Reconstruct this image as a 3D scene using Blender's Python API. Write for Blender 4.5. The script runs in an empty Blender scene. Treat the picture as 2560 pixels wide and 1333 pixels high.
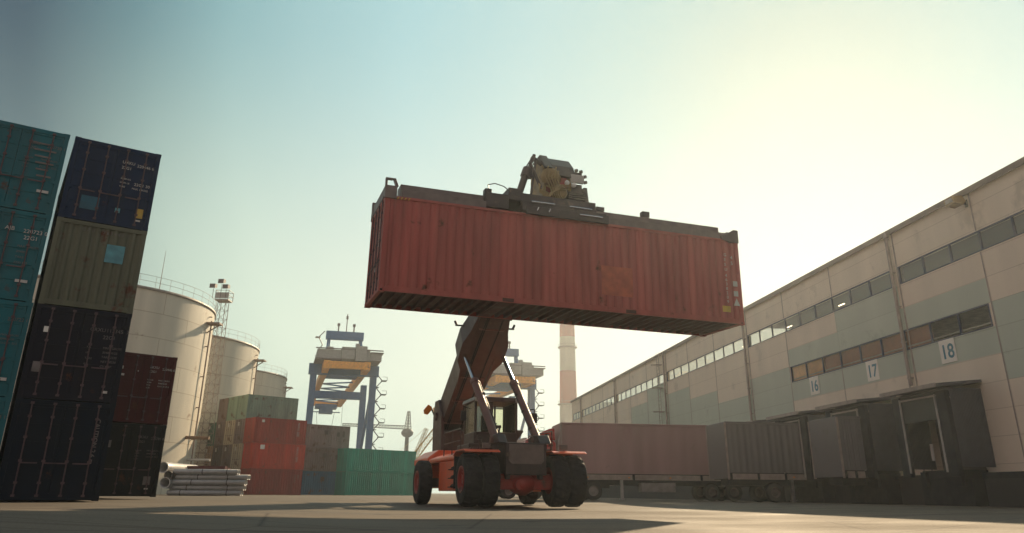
import bpy, math, random
from mathutils import Vector, Matrix
random.seed(7)
R = math.radians
sc = bpy.context.scene
COL = sc.collection
# ---------------------------------------------------------------- camera
F_PX, PITCH, ROLL, CAM_H, CY = 1921.9, 0.3571, -0.0082, 0.30, 518.0
cd = bpy.data.cameras.new('camera'); cam = bpy.data.objects.new('camera', cd); COL.objects.link(cam)
cd.sensor_width = 36.0; cd.lens = 36.0 * F_PX / 2560.0
cd.shift_y = -(666.5 - CY) / 2560.0
cd.clip_start = 0.05; cd.clip_end = 6000
cam.matrix_world = Matrix.Translation((0, 0, CAM_H)) @ Matrix.Rotation(math.pi/2 + PITCH, 4, 'X') @ Matrix.Rotation(-ROLL, 4, 'Z')
sc.camera = cam
# ---------------------------------------------------------------- view, world, sun
sc.view_settings.view_transform = 'Standard'; sc.view_settings.look = 'None'
sc.view_settings.exposure = 0.68; sc.view_settings.gamma = 1.0
SUN_AZ, SUN_EL = R(23.6), R(26.2)
SUN = Vector((math.sin(SUN_AZ)*math.cos(SUN_EL), math.cos(SUN_AZ)*math.cos(SUN_EL), math.sin(SUN_EL)))
w = bpy.data.worlds.new('World'); sc.world = w; w.use_nodes = True
nt = w.node_tree; nt.nodes.clear()
def N(nt, t, **k):
    n = nt.nodes.new(t)
    for a, b in k.items(): setattr(n, a, b)
    return n
def ramp(nt, stops, fac):
    r = N(nt, 'ShaderNodeValToRGB'); e = r.color_ramp.elements
    while len(e) > 1: e.remove(e[-1])
    e[0].position = stops[0][0]; e[0].color = (*stops[0][1], 1)
    for p, c in stops[1:]:
        x = e.new(p); x.color = (*c, 1)
    nt.links.new(fac, r.inputs[0]); return r.outputs[0]
def srgb(r, g, b):
    f = lambda c: (c/255/12.92) if c/255 <= .04045 else ((c/255+.055)/1.055)**2.4
    return (f(r), f(g), f(b))
tc = N(nt, 'ShaderNodeTexCoord')
dot = N(nt, 'ShaderNodeVectorMath', operation='DOT_PRODUCT'); dot.inputs[1].default_value = SUN
nt.links.new(tc.outputs['Generated'], dot.inputs[0])
ac = N(nt, 'ShaderNodeMath', operation='ARCCOSINE'); nt.links.new(dot.outputs['Value'], ac.inputs[0])
an = N(nt, 'ShaderNodeMath', operation='DIVIDE'); an.inputs[1].default_value = math.pi; nt.links.new(ac.outputs[0], an.inputs[0])
D = 1/180.
high = ramp(nt, [(0, srgb(170, 190, 180)), (6*D, srgb(168, 192, 184)), (12*D, srgb(170, 202, 198)), (20*D, srgb(178, 213, 213)), (29*D, srgb(170, 212, 216)), (36*D, srgb(156, 198, 202)), (41*D, srgb(138, 182, 187)), (47*D, srgb(92, 134, 144)), (53*D, srgb(46, 74, 94)), (75*D, srgb(104, 124, 138)), (100*D, srgb(182, 174, 170)), (180*D, srgb(184, 174, 168))], an.outputs[0])
low = ramp(nt, [(0, srgb(200, 214, 204)), (12*D, srgb(212, 228, 216)), (22*D, srgb(226, 237, 222)), (29*D, srgb(232, 243, 226)), (34*D, srgb(228, 240, 223)), (41*D, srgb(224, 240, 220)), (46*D, srgb(204, 224, 206)), (53*D, srgb(128, 152, 150)), (75*D, srgb(150, 156, 150)), (100*D, srgb(190, 178, 168)), (180*D, srgb(192, 178, 168))], an.outputs[0])
sep = N(nt, 'ShaderNodeSeparateXYZ'); nt.links.new(tc.outputs['Generated'], sep.inputs[0])
mr = N(nt, 'ShaderNodeMapRange', interpolation_type='SMOOTHSTEP'); mr.inputs['From Min'].default_value = 0.17; mr.inputs['From Max'].default_value = 0.58
nt.links.new(sep.outputs['Z'], mr.inputs[0])
mx = N(nt, 'ShaderNodeMix', data_type='RGBA'); nt.links.new(mr.outputs[0], mx.inputs['Factor'])
nt.links.new(low, mx.inputs['A']); nt.links.new(high, mx.inputs['B'])
bg = N(nt, 'ShaderNodeBackground'); nt.links.new(mx.outputs['Result'], bg.inputs[0]); bg.inputs[1].default_value = 0.595
sky = N(nt, 'ShaderNodeTexSky', sky_type='NISHITA', sun_disc=False, sun_elevation=SUN_EL, sun_rotation=SUN_AZ, air_density=1.5, dust_density=3.0)
bg2 = N(nt, 'ShaderNodeBackground'); nt.links.new(sky.outputs[0], bg2.inputs[0]); bg2.inputs[1].default_value = 0.002
ad = N(nt, 'ShaderNodeAddShader'); nt.links.new(bg.outputs[0], ad.inputs[0]); nt.links.new(bg2.outputs[0], ad.inputs[1])
wo = N(nt, 'ShaderNodeOutputWorld'); nt.links.new(ad.outputs[0], wo.inputs[0])
sd = bpy.data.lights.new('sun', 'SUN'); sd.energy = 3.9; sd.angle = R(0.6); sd.color = (1.0, 0.77, 0.49)
so = bpy.data.objects.new('sun', sd); COL.objects.link(so); so.rotation_euler = SUN.to_track_quat('Z', 'Y').to_euler()
sc.cycles.volume_bounces = 0; sc.cycles.max_bounces = 6; sc.cycles.volume_step_rate = 4
sc.cycles.use_denoising = True
# ---------------------------------------------------------------- helpers
def ground_z(x, y):
    return -0.15*math.exp(-min(50., abs((x-1.0)/7.0)**4)) / (1+math.exp(min(40., max(-40., (y-36)/2.5))))
class MB:
    def __init__(s, T=None): s.v = []; s.f = []; s.m = []; s.sm = []; s.T = T
    def add(s, vs, fs, m=0, smooth=False):
        o = len(s.v)
        for p in vs:
            p = Vector(p); s.v.append(tuple(s.T @ p) if s.T is not None else tuple(p))
        for f in fs: s.f.append([o+i for i in f]); s.m.append(m); s.sm.append(smooth)
    def box(s, x0, x1, y0, y1, z0, z1, m=0):
        s.add([(x0,y0,z0),(x1,y0,z0),(x1,y1,z0),(x0,y1,z0),(x0,y0,z1),(x1,y0,z1),(x1,y1,z1),(x0,y1,z1)],
              [(0,3,2,1),(4,5,6,7),(0,1,5,4),(1,2,6,5),(2,3,7,6),(3,0,4,7)], m)
    def beam(s, p, q, w, h, m=0, up=(0,0,1)):
        p, q = Vector(p), Vector(q); d = (q-p).normalized(); u = Vector(up)
        if abs(d.dot(u)) > .98: u = Vector((0,1,0))
        a = d.cross(u).normalized(); b = a.cross(d)
        vs = [c + a*(i*w/2) + b*(j*h/2) for c in (p, q) for (i, j) in ((-1,-1),(1,-1),(1,1),(-1,1))]
        s.add(vs, [(0,1,2,3),(7,6,5,4),(0,4,5,1),(1,5,6,2),(2,6,7,3),(3,7,4,0)], m)
    def tube(s, p, q, r, n=10, r2=None, m=0, caps=True):
        p, q = Vector(p), Vector(q); r2 = r if r2 is None else r2; d = (q-p).normalized()
        a = d.orthogonal().normalized(); b = d.cross(a)
        vs = [p + (a*math.cos(t)+b*math.sin(t))*r for t in [2*math.pi*i/n for i in range(n)]]
        vs += [q + (a*math.cos(t)+b*math.sin(t))*r2 for t in [2*math.pi*i/n for i in range(n)]]
        s.add(vs, [(i,(i+1)%n,n+(i+1)%n,n+i) for i in range(n)], m, True)
        if caps: s.add(vs, [tuple(range(n))[::-1], tuple(range(n,2*n))], m)
    def path(s, pts, r, n=6, m=0):
        for a, b in zip(pts, pts[1:]): s.tube(a, b, r, n, m=m)
    def lathe(s, prof, n=32, axis='z', o=(0,0,0), m=0, smooth=True):
        vs = []; o = Vector(o)
        for (r, h) in prof:
            for i in range(n):
                t = 2*math.pi*i/n; c, k = r*math.cos(t), r*math.sin(t)
                vs.append(o + Vector({'z':(c,k,h),'x':(h,c,k),'y':(c,h,k)}[axis]))
        fs = [(j*n+i, j*n+(i+1)%n, (j+1)*n+(i+1)%n, (j+1)*n+i) for j in range(len(prof)-1) for i in range(n)]
        s.add(vs, fs, m, smooth)
    def prism(s, poly, a0, a1, axis='x', m=0):
        n = len(poly)
        def P(a, u, v): return {'x':(a,u,v),'y':(u,a,v),'z':(u,v,a)}[axis]
        vs = [P(a0,*p) for p in poly]+[P(a1,*p) for p in poly]
        s.add(vs, [tuple(range(n))[::-1], tuple(range(n,2*n))]+[(i,(i+1)%n,n+(i+1)%n,n+i) for i in range(n)], m)
def obj(name, mb, mat, parent=None, bevel=0, loc=None, rz=None):
    me = bpy.data.meshes.new(name); me.from_pydata(mb.v, [], mb.f); 
    for x in (mat if isinstance(mat, (list, tuple)) else [mat]): me.materials.append(x)
    me.polygons.foreach_set('material_index', mb.m); me.polygons.foreach_set('use_smooth', mb.sm); me.update()
    o = bpy.data.objects.new(name, me); COL.objects.link(o)
    if parent: o.parent = parent
    if loc is not None: o.location = loc
    if rz is not None: o.rotation_euler = (0,0,rz)
    if bevel:
        b = o.modifiers.new('bevel', 'BEVEL'); b.width = bevel; b.segments = 2; b.limit_method = 'ANGLE'; b.angle_limit = R(40)
    return o
def tag(o, label, cat, group=None):
    o['label'] = label; o['category'] = cat
    if group: o['group'] = group
    return o
def thing(name, label, cat, loc=(0,0,0), rz=0, group=None):
    o = bpy.data.objects.new(name, None); COL.objects.link(o); o.location = loc; o.rotation_euler = (0,0,rz)
    o.empty_display_size = .3
    return tag(o, label, cat, group)
def text(s, size, mat, parent, M, name='marking', ext=0.002, bold=0.0, align='LEFT'):
    c = bpy.data.curves.new(name, 'FONT'); c.body = s; c.size = size; c.extrude = ext; c.offset = bold; c.align_x = align; c.resolution_u = 3
    t = bpy.data.objects.new(name, c); COL.objects.link(t)
    dg = bpy.context.evaluated_depsgraph_get(); me = bpy.data.meshes.new_from_object(t.evaluated_get(dg))
    bpy.data.objects.remove(t); me.name = name; me.transform(M); me.materials.clear(); me.materials.append(mat)
    o = bpy.data.objects.new(name, me); COL.objects.link(o); o.parent = parent; return o
# ---------------------------------------------------------------- materials
def mat(name, rgb, rough=.6, metal=0., var=.25, scale=3., dirt=None, dirt_amt=.0, bump=0., streak=False, spec=.5, dscale=1.2):
    m = bpy.data.materials.new(name); m.use_nodes = True; nt = m.node_tree; b = nt.nodes['Principled BSDF']
    b.inputs['Roughness'].default_value = rough; b.inputs['Metallic'].default_value = metal; b.inputs['Specular IOR Level'].default_value = spec
    t = N(nt, 'ShaderNodeTexCoord'); mp = N(nt, 'ShaderNodeMapping'); nt.links.new(t.outputs['Object'], mp.inputs[0])
    if streak: mp.inputs['Scale'].default_value = (1, 1, .12)
    nz = N(nt, 'ShaderNodeTexNoise'); nz.inputs['Scale'].default_value = scale; nz.inputs['Detail'].default_value = 6; nt.links.new(mp.outputs[0], nz.inputs[0])
    c = ramp(nt, [(.3, tuple(x*(1-var) for x in rgb)), (.7, tuple(min(1, x*(1+var)) for x in rgb))], nz.outputs[0])
    if dirt:
        n2 = N(nt, 'ShaderNodeTexNoise'); n2.inputs['Scale'].default_value = dscale; n2.inputs['Detail'].default_value = 9; n2.inputs['Roughness'].default_value = .65
        nt.links.new(t.outputs['Object'], n2.inputs[0])
        k = ramp(nt, [(.62-dirt_amt, (0,0,0)), (.70-dirt_amt, (1,1,1))], n2.outputs[0])
        x = N(nt, 'ShaderNodeMix', data_type='RGBA'); nt.links.new(k, x.inputs['Factor']); nt.links.new(c, x.inputs['A']); x.inputs['B'].default_value = (*dirt, 1); c = x.outputs['Result']
    nt.links.new(c, b.inputs['Base Color'])
    rr = ramp(nt, [(.3, (rough*.8,)*3), (.7, (min(1, rough*1.2),)*3)], nz.outputs[0]); nt.links.new(rr, b.inputs['Roughness'])
    if bump:
        bp = N(nt, 'ShaderNodeBump'); bp.inputs['Strength'].default_value = bump; bp.inputs['Distance'].default_value = .02
        nt.links.new(nz.outputs[0], bp.inputs['Height']); nt.links.new(bp.outputs[0], b.inputs['Normal'])
    return m
RUST = (.10, .035, .018)
def cpaint(name, rgb, rust=.03, rough=.5): return mat(name, rgb, rough=rough, var=.22, scale=2.2, dirt=RUST, dirt_amt=rust, streak=True, bump=.06, spec=.3 if max(rgb) > .1 else .15)
M = {}
M['red'] = cpaint('container_red', (.40,.096,.082), .0); M['teal'] = cpaint('container_teal', (.008,.12,.15), .0)
M['navy'] = cpaint('container_navy', (.005,.019,.062), -.04); M['olive'] = cpaint('container_olive', (.12,.125,.085), .05)
M['dark'] = cpaint('container_dark', (.010,.010,.020), -.02); M['midnight'] = cpaint('container_midnight', (.004,.009,.020), -.04)
M['maroon'] = cpaint('container_maroon', (.075,.010,.014), .0); M['slate'] = cpaint('container_slate', (.010,.013,.016), .0)
M['brick'] = cpaint('container_brick', (.46,.035,.016), .0); M['brick2'] = cpaint('container_rust', (.32,.034,.018), .02); M['brick3'] = cpaint('container_brown', (.26,.028,.022), .02)
M['greyc'] = cpaint('container_grey', (.20,.15,.14), .06); M['greyc2'] = cpaint('container_greybrown', (.17,.125,.11), .08)
M['blue'] = cpaint('container_blue', (.03,.12,.21), .05); M['green'] = cpaint('container_green', (.008,.27,.19), -.05); M['green2'] = cpaint('container_green_deep', (.010,.31,.22), -.05)
M['sage'] = cpaint('container_sage', (.20,.28,.22), .05); M['pale'] = cpaint('container_pale', (.42,.36,.27), .05); M['dgreen'] = cpaint('container_dark_green', (.02,.11,.06), .04)
M['tan'] = cpaint('container_tan', (.33,.20,.10), .05); M['brownc'] = cpaint('container_umber', (.10,.07,.06), .05); M['pink'] = cpaint('container_salmon', (.42,.16,.11), .02)
M['black'] = mat('black_rubber', (.014,.014,.016), rough=.8, var=.3, scale=8, dirt=(.09,.075,.06), dirt_amt=-.02, bump=.2)
M['steel'] = mat('galvanised_steel', (.42,.42,.42), rough=.4, metal=.7); M['rod'] = mat('dark_steel_rod', (.12,.09,.09), rough=.5, metal=.5)
M['lockrod'] = mat('galvanised_lock_rod', (.10,.06,.07), rough=.6, metal=.1)
M['chrome'] = mat('polished_rod', (.75,.75,.76), rough=.18, metal=1., var=.05)
M['orange'] = mat('orange_paint', (.85,.16,.07), rough=.35, var=.12, dirt=(.10,.04,.02), dirt_amt=.0); M['vred'] = mat('machine_red', (.30,.020,.014), rough=.45, var=.2, dirt=(.06,.03,.02), dirt_amt=.06)
M['vdark'] = mat('machine_charcoal', (.050,.034,.034), rough=.42, var=.3, dirt=(.13,.09,.065), dirt_amt=.02); M['vgrey'] = mat('machine_grey', (.16,.12,.115), rough=.45, var=.2, dirt=(.10,.07,.05), dirt_amt=.03)
M['boom'] = mat('boom_brown', (.070,.047,.044), rough=.40, var=.25, dirt=(.15,.10,.07), dirt_amt=.01); M['cyl'] = mat('cylinder_barrel', (.15,.08,.07), rough=.55, var=.15)
M['headcol'] = mat('head_ochre', (.30,.20,.075), rough=.5, var=.35, dirt=(.12,.05,.03), dirt_amt=.08); M['headgrey'] = mat('head_grey', (.11,.095,.08), rough=.55, var=.3, dirt=(.04,.03,.03), dirt_amt=.05)
M['white'] = mat('white_paint', (.78,.76,.72), rough=.5, var=.08); M['whitemark'] = mat('marking_white', (.55,.52,.50), rough=.6, var=.1); M['dimmark'] = mat('marking_faded', (.16,.14,.14), rough=.7, var=.3)
M['yellow'] = mat('yellow_sticker', (.55,.36,.05), rough=.6); M['cyan'] = mat('cyan_patch', (.10,.30,.36), rough=.6, var=.3); M['petrol'] = mat('petrol_patch', (.01,.10,.16), rough=.6)
M['far_dark'] = mat('far_dark_steel', (.02,.018,.02), rough=.6); M['tyre'] = mat('trailer_tyre', (.012,.012,.014), rough=.85); M['bitumen'] = mat('bitumen_plinth', (.03,.03,.034), rough=.9)
M['crane_blue'] = mat('crane_blue', (.045,.13,.31), rough=.5, var=.2); M['crane_yellow'] = mat('crane_ochre', (.78,.36,.05), rough=.5, var=.2, dirt=(.25,.12,.06), dirt_amt=.02); M['crane_grey'] = mat('crane_grey', (.33,.33,.32), rough=.6, var=.15)
M['grey'] = mat('plain_grey', (.22,.21,.20), rough=.6); M['ltgrey'] = mat('light_grey', (.48,.46,.43), rough=.5, var=.1)
M['tarp'] = mat('trailer_tarp_mauve', (.34,.205,.20), rough=.5, var=.16, scale=.8, bump=.35, streak=True, dirt=(.20,.14,.13), dirt_amt=.0, dscale=.6); M['tarp2'] = mat('trailer_tarp_grey', (.13,.12,.125), rough=.5, var=.16, scale=.8, bump=.35, streak=True, dirt=(.08,.07,.07), dirt_amt=.0, dscale=.6)
M['truckred'] = mat('truck_red', (.40,.020,.020), rough=.3, var=.08); M['truckgrey'] = mat('truck_silver', (.52,.49,.44), rough=.35, var=.06)
M['concrete'] = mat('dock_concrete', (.20,.19,.18), rough=.85, var=.25, bump=.2, scale=4)
M['shelter'] = mat('shelter_cladding', (.085,.085,.10), rough=.5, var=.15); M['sheltdark'] = mat('shelter_curtain', (.008,.011,.018), rough=.8); M['door'] = mat('dock_door', (.055,.05,.05), rough=.6); M['flap'] = mat('shelter_flap', (.055,.065,.062), rough=.8)
M['trimd'] = mat('roof_trim', (.15,.10,.075), rough=.5); M['framed'] = mat('window_frame_navy', (.035,.045,.10), rough=.45); M['pipe'] = mat('downpipe', (.30,.25,.22), rough=.5)
M['numblue'] = mat('numeral_blue', (.02,.16,.24), rough=.5, var=.05); M['num_board'] = mat('number_board', (.80,.77,.70), rough=.5, var=.04)
M['chim_red'] = mat('chimney_red', (.50,.13,.08), rough=.8, var=.15, scale=.6, streak=True); M['chim_white'] = mat('chimney_white', (.60,.54,.42), rough=.8, var=.12, scale=.6, streak=True)
M['olivepipe'] = mat('pipeline_brown', (.22,.12,.06), rough=.6); M['steelpipe'] = mat('bundle_pipe', (.36,.35,.35), rough=.4, metal=.2, var=.12, dirt=(.20,.16,.14), dirt_amt=-.04)
M['mast'] = mat('mast_steel', (.30,.22,.18), rough=.6); M['boomyel'] = mat('lattice_yellow', (.62,.45,.18), rough=.5)
def emis(name, rgb, s):
    m = bpy.data.materials.new(name); m.use_nodes = True; b = m.node_tree.nodes['Principled BSDF']
    b.inputs['Base Color'].default_value = (*rgb, 1); b.inputs['Emission Color'].default_value = (*rgb, 1); b.inputs['Emission Strength'].default_value = s; return m
M['lamp'] = emis('ceiling_lamp_glow', (1, .80, .50), 5.0)
M['amberhose'] = mat('ochre_hose', (.34,.24,.10), rough=.5)
M['amber'] = mat('amber_lens', (.75,.25,.02), rough=.3, var=.05)
def glass(name, tint, rough=.03, trans=.5, film=0):
    m = bpy.data.materials.new(name); m.use_nodes = True; nt = m.node_tree; nt.nodes.clear()
    g = N(nt, 'ShaderNodeBsdfGlossy'); g.inputs['Roughness'].default_value = rough; g.inputs['Color'].default_value = (.95,.95,.92,1)
    t = N(nt, 'ShaderNodeBsdfTransparent'); t.inputs[0].default_value = (*tint, 1)
    fr = N(nt, 'ShaderNodeLayerWeight'); fr.inputs[0].default_value = trans
    x = N(nt, 'ShaderNodeMixShader'); nt.links.new(fr.outputs['Fresnel'], x.inputs[0]); nt.links.new(t.outputs[0], x.inputs[1]); nt.links.new(g.outputs[0], x.inputs[2])
    if film:
        d = N(nt, 'ShaderNodeBsdfDiffuse'); d.inputs[0].default_value = (.42,.38,.35,1); y = N(nt, 'ShaderNodeMixShader'); y.inputs[0].default_value = film
        nt.links.new(x.outputs[0], y.inputs[1]); nt.links.new(d.outputs[0], y.inputs[2]); x = y
    o = N(nt, 'ShaderNodeOutputMaterial'); nt.links.new(x.outputs[0], o.inputs[0]); return m
M['glass'] = glass('window_glass', (.70,.70,.68), .02, .50, .16); M['cabglass'] = glass('cab_glass', (.93,.93,.86), .02, .15)
# tank shell: plates with seams and vertical streaks
def tank_mat():
    m = mat('tank_shell', (.62,.56,.46), rough=.5, var=.16, scale=.5, streak=True, dirt=(.30,.20,.13), dirt_amt=-.03, dscale=.5)
    nt = m.node_tree; b = nt.nodes['Principled BSDF']; src = b.inputs['Base Color'].links[0].from_socket
    u = N(nt, 'ShaderNodeUVMap'); br = N(nt, 'ShaderNodeTexBrick'); br.offset = .5
    br.inputs['Scale'].default_value = 1; br.inputs['Brick Width'].default_value = 6.; br.inputs['Row Height'].default_value = 2.25; br.inputs['Mortar Size'].default_value = .035
    br.inputs['Color1'].default_value = (1,1,1,1); br.inputs['Color2'].default_value = (.93,.93,.93,1); br.inputs['Mortar'].default_value = (.66,.60,.54,1)
    nt.links.new(u.outputs[0], br.inputs[0])
    x = N(nt, 'ShaderNodeMix', data_type='RGBA', blend_type='MULTIPLY'); x.inputs['Factor'].default_value = 1
    nt.links.new(src, x.inputs['A']); nt.links.new(br.outputs[0], x.inputs['B']); nt.links.new(x.outputs['Result'], b.inputs['Base Color']); return m
M['tank'] = tank_mat()
def wall_mat(name, rgb):
    m = mat(name, rgb, rough=.55, var=.07, scale=.7, streak=True, dirt=tuple(x*.80 for x in rgb), dirt_amt=.04, dscale=.5)
    nt = m.node_tree; b = nt.nodes['Principled BSDF']; src = b.inputs['Base Color'].links[0].from_socket
    t = N(nt, 'ShaderNodeTexCoord'); sp = N(nt, 'ShaderNodeSeparateXYZ'); nt.links.new(t.outputs['Object'], sp.inputs[0])
    cb = N(nt, 'ShaderNodeCombineXYZ'); nt.links.new(sp.outputs['X'], cb.inputs[0]); nt.links.new(sp.outputs['Z'], cb.inputs[1])
    br = N(nt, 'ShaderNodeTexBrick'); br.offset = 0; br.inputs['Scale'].default_value = 1; br.inputs['Brick Width'].default_value = 5.5; br.inputs['Row Height'].default_value = .98; br.inputs['Mortar Size'].default_value = .012
    br.inputs['Color1'].default_value = (1,1,1,1); br.inputs['Color2'].default_value = (.95,.95,.95,1); br.inputs['Mortar'].default_value = (.72,.70,.68,1)
    mp = N(nt, 'ShaderNodeMapping'); mp.inputs['Location'].default_value = (-2.55, .47, 0); nt.links.new(cb.outputs[0], mp.inputs[0]); nt.links.new(mp.outputs[0], br.inputs[0])
    x = N(nt, 'ShaderNodeMix', data_type='RGBA', blend_type='MULTIPLY'); x.inputs['Factor'].default_value = 1
    nt.links.new(src, x.inputs['A']); nt.links.new(br.outputs[0], x.inputs['B']); nt.links.new(x.outputs['Result'], b.inputs['Base Color']); return m
M['wall'] = wall_mat('warehouse_cladding_beige', (.72,.615,.50)); M['wallteal'] = wall_mat('warehouse_cladding_teal', (.46,.51,.43))
# ground
def ground_mat():
    m = bpy.data.materials.new('yard_asphalt'); m.use_nodes = True; nt = m.node_tree; b = nt.nodes['Principled BSDF']
    t = N(nt, 'ShaderNodeTexCoord')
    n1 = N(nt, 'ShaderNodeTexNoise'); n1.inputs['Scale'].default_value = .25; n1.inputs['Detail'].default_value = 8; nt.links.new(t.outputs['Object'], n1.inputs[0])
    n2 = N(nt, 'ShaderNodeTexNoise'); n2.inputs['Scale'].default_value = 22; n2.inputs['Detail'].default_value = 8; n2.inputs['Roughness'].default_value = .7; nt.links.new(t.outputs['Object'], n2.inputs[0])
    n3 = N(nt, 'ShaderNodeTexVoronoi'); n3.inputs['Scale'].default_value = 70; nt.links.new(t.outputs['Object'], n3.inputs[0])
    c1 = ramp(nt, [(.3, (.118,.090,.064)), (.5, (.152,.118,.084)), (.7, (.186,.146,.106))], n1.outputs[0])
    c2 = ramp(nt, [(.3, (.62,.62,.62)), (.7, (1.3,1.3,1.3))], n2.outputs[0])
    x = N(nt, 'ShaderNodeMix', data_type='RGBA', blend_type='MULTIPLY'); x.inputs['Factor'].default_value = 1; nt.links.new(c1, x.inputs['A']); nt.links.new(c2, x.inputs['B'])
    # worn stripes where tyres run, cracks
    mp = N(nt, 'ShaderNodeMapping'); mp.inputs['Rotation'].default_value = (0,0,R(-18)); mp.inputs['Scale'].default_value = (.05,1.1,1); nt.links.new(t.outputs['Object'], mp.inputs[0])
    n4 = N(nt, 'ShaderNodeTexNoise'); n4.inputs['Scale'].default_value = 1.2; n4.inputs['Detail'].default_value = 5; nt.links.new(mp.outputs[0], n4.inputs[0])
    k = ramp(nt, [(.50, (1,1,1)), (.62, (.72,.70,.68))], n4.outputs[0])
    y = N(nt, 'ShaderNodeMix', data_type='RGBA', blend_type='MULTIPLY'); y.inputs['Factor'].default_value = 1; nt.links.new(x.outputs['Result'], y.inputs['A']); nt.links.new(k, y.inputs['B'])
    v = N(nt, 'ShaderNodeTexVoronoi', feature='DISTANCE_TO_EDGE'); v.inputs['Scale'].default_value = .16; 
    nz = N(nt, 'ShaderNodeMix', data_type='RGBA'); nz.inputs['Factor'].default_value = .06; nt.links.new(t.outputs['Object'], nz.inputs['A']); nt.links.new(n2.outputs[1], nz.inputs['B']); nt.links.new(nz.outputs['Result'], v.inputs[0])
    kc = ramp(nt, [(0, (.45,.42,.40)), (.006, (1,1,1))], v.outputs[0])
    z = N(nt, 'ShaderNodeMix', data_type='RGBA', blend_type='MULTIPLY'); z.inputs['Factor'].default_value = 1; nt.links.new(y.outputs['Result'], z.inputs['A']); nt.links.new(kc, z.inputs['B'])
    mj = N(nt, 'ShaderNodeMapping'); mj.inputs['Rotation'].default_value = (0,0,R(-43)); nt.links.new(t.outputs['Object'], mj.inputs[0])
    bj = N(nt, 'ShaderNodeTexBrick'); bj.offset = 0; bj.inputs['Scale'].default_value = 1; bj.inputs['Brick Width'].default_value = 6; bj.inputs['Row Height'].default_value = 4.5; bj.inputs['Mortar Size'].default_value = .02
    bj.inputs['Color1'].default_value = (1,1,1,1); bj.inputs['Color2'].default_value = (.86,.87,.88,1); bj.inputs['Mortar'].default_value = (.35,.33,.31,1); nt.links.new(mj.outputs[0], bj.inputs[0])
    zz = N(nt, 'ShaderNodeMix', data_type='RGBA', blend_type='MULTIPLY'); zz.inputs['Factor'].default_value = 1; nt.links.new(z.outputs['Result'], zz.inputs['A']); nt.links.new(bj.outputs[0], zz.inputs['B'])
    no = N(nt, 'ShaderNodeTexNoise'); no.inputs['Scale'].default_value = .55; no.inputs['Detail'].default_value = 3; no.inputs['Distortion'].default_value = .6; nt.links.new(t.outputs['Object'], no.inputs[0])
    ko = ramp(nt, [(.64, (1,1,1)), (.69, (.55,.52,.50))], no.outputs[0])
    z = N(nt, 'ShaderNodeMix', data_type='RGBA', blend_type='MULTIPLY'); z.inputs['Factor'].default_value = 1; nt.links.new(zz.outputs['Result'], z.inputs['A']); nt.links.new(ko, z.inputs['B'])
    nt.links.new(z.outputs['Result'], b.inputs['Base Color'])
    b.inputs['Specular IOR Level'].default_value = .32; rg = ramp(nt, [(.35, (.70,)*3), (.65, (.9,)*3)], n1.outputs[0]); nt.links.new(rg, b.inputs['Roughness'])
    ad = N(nt, 'ShaderNodeMath', operation='MULTIPLY_ADD'); nt.links.new(n3.outputs[0], ad.inputs[0]); ad.inputs[1].default_value = .4; nt.links.new(n2.outputs[0], ad.inputs[2])
    bp = N(nt, 'ShaderNodeBump'); bp.inputs['Strength'].default_value = .55; bp.inputs['Distance'].default_value = .012; nt.links.new(ad.outputs[0], bp.inputs['Height']); nt.links.new(bp.outputs[0], b.inputs['Normal'])
    return m
# ---------------------------------------------------------------- ground
def gaxis(a, b, fine0, fine1, st):
    out = []; x = fine0
    while x <= fine1: out.append(x); x += st
    s = st; x = fine0
    while x > a: s *= 1.5; x = max(a, x-s); out.insert(0, x)
    s = st; x = out[-1]
    while x < b: s *= 1.5; x = min(b, x+s); out.append(x)
    return out
gx, gy = gaxis(-2500, 2500, -14, 16, .5), gaxis(-400, 4500, -4, 50, .5)
g = MB(); nx = len(gx)
g.v = [(x, y, ground_z(x, y)) for y in gy for x in gx]
g.f = [(j*nx+i, j*nx+i+1, (j+1)*nx+i+1, (j+1)*nx+i) for j in range(len(gy)-1) for i in range(nx-1)]; g.m = [0]*len(g.f); g.sm = [True]*len(g.f)
go = obj('ground', g, ground_mat()); go['kind'] = 'structure'
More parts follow.
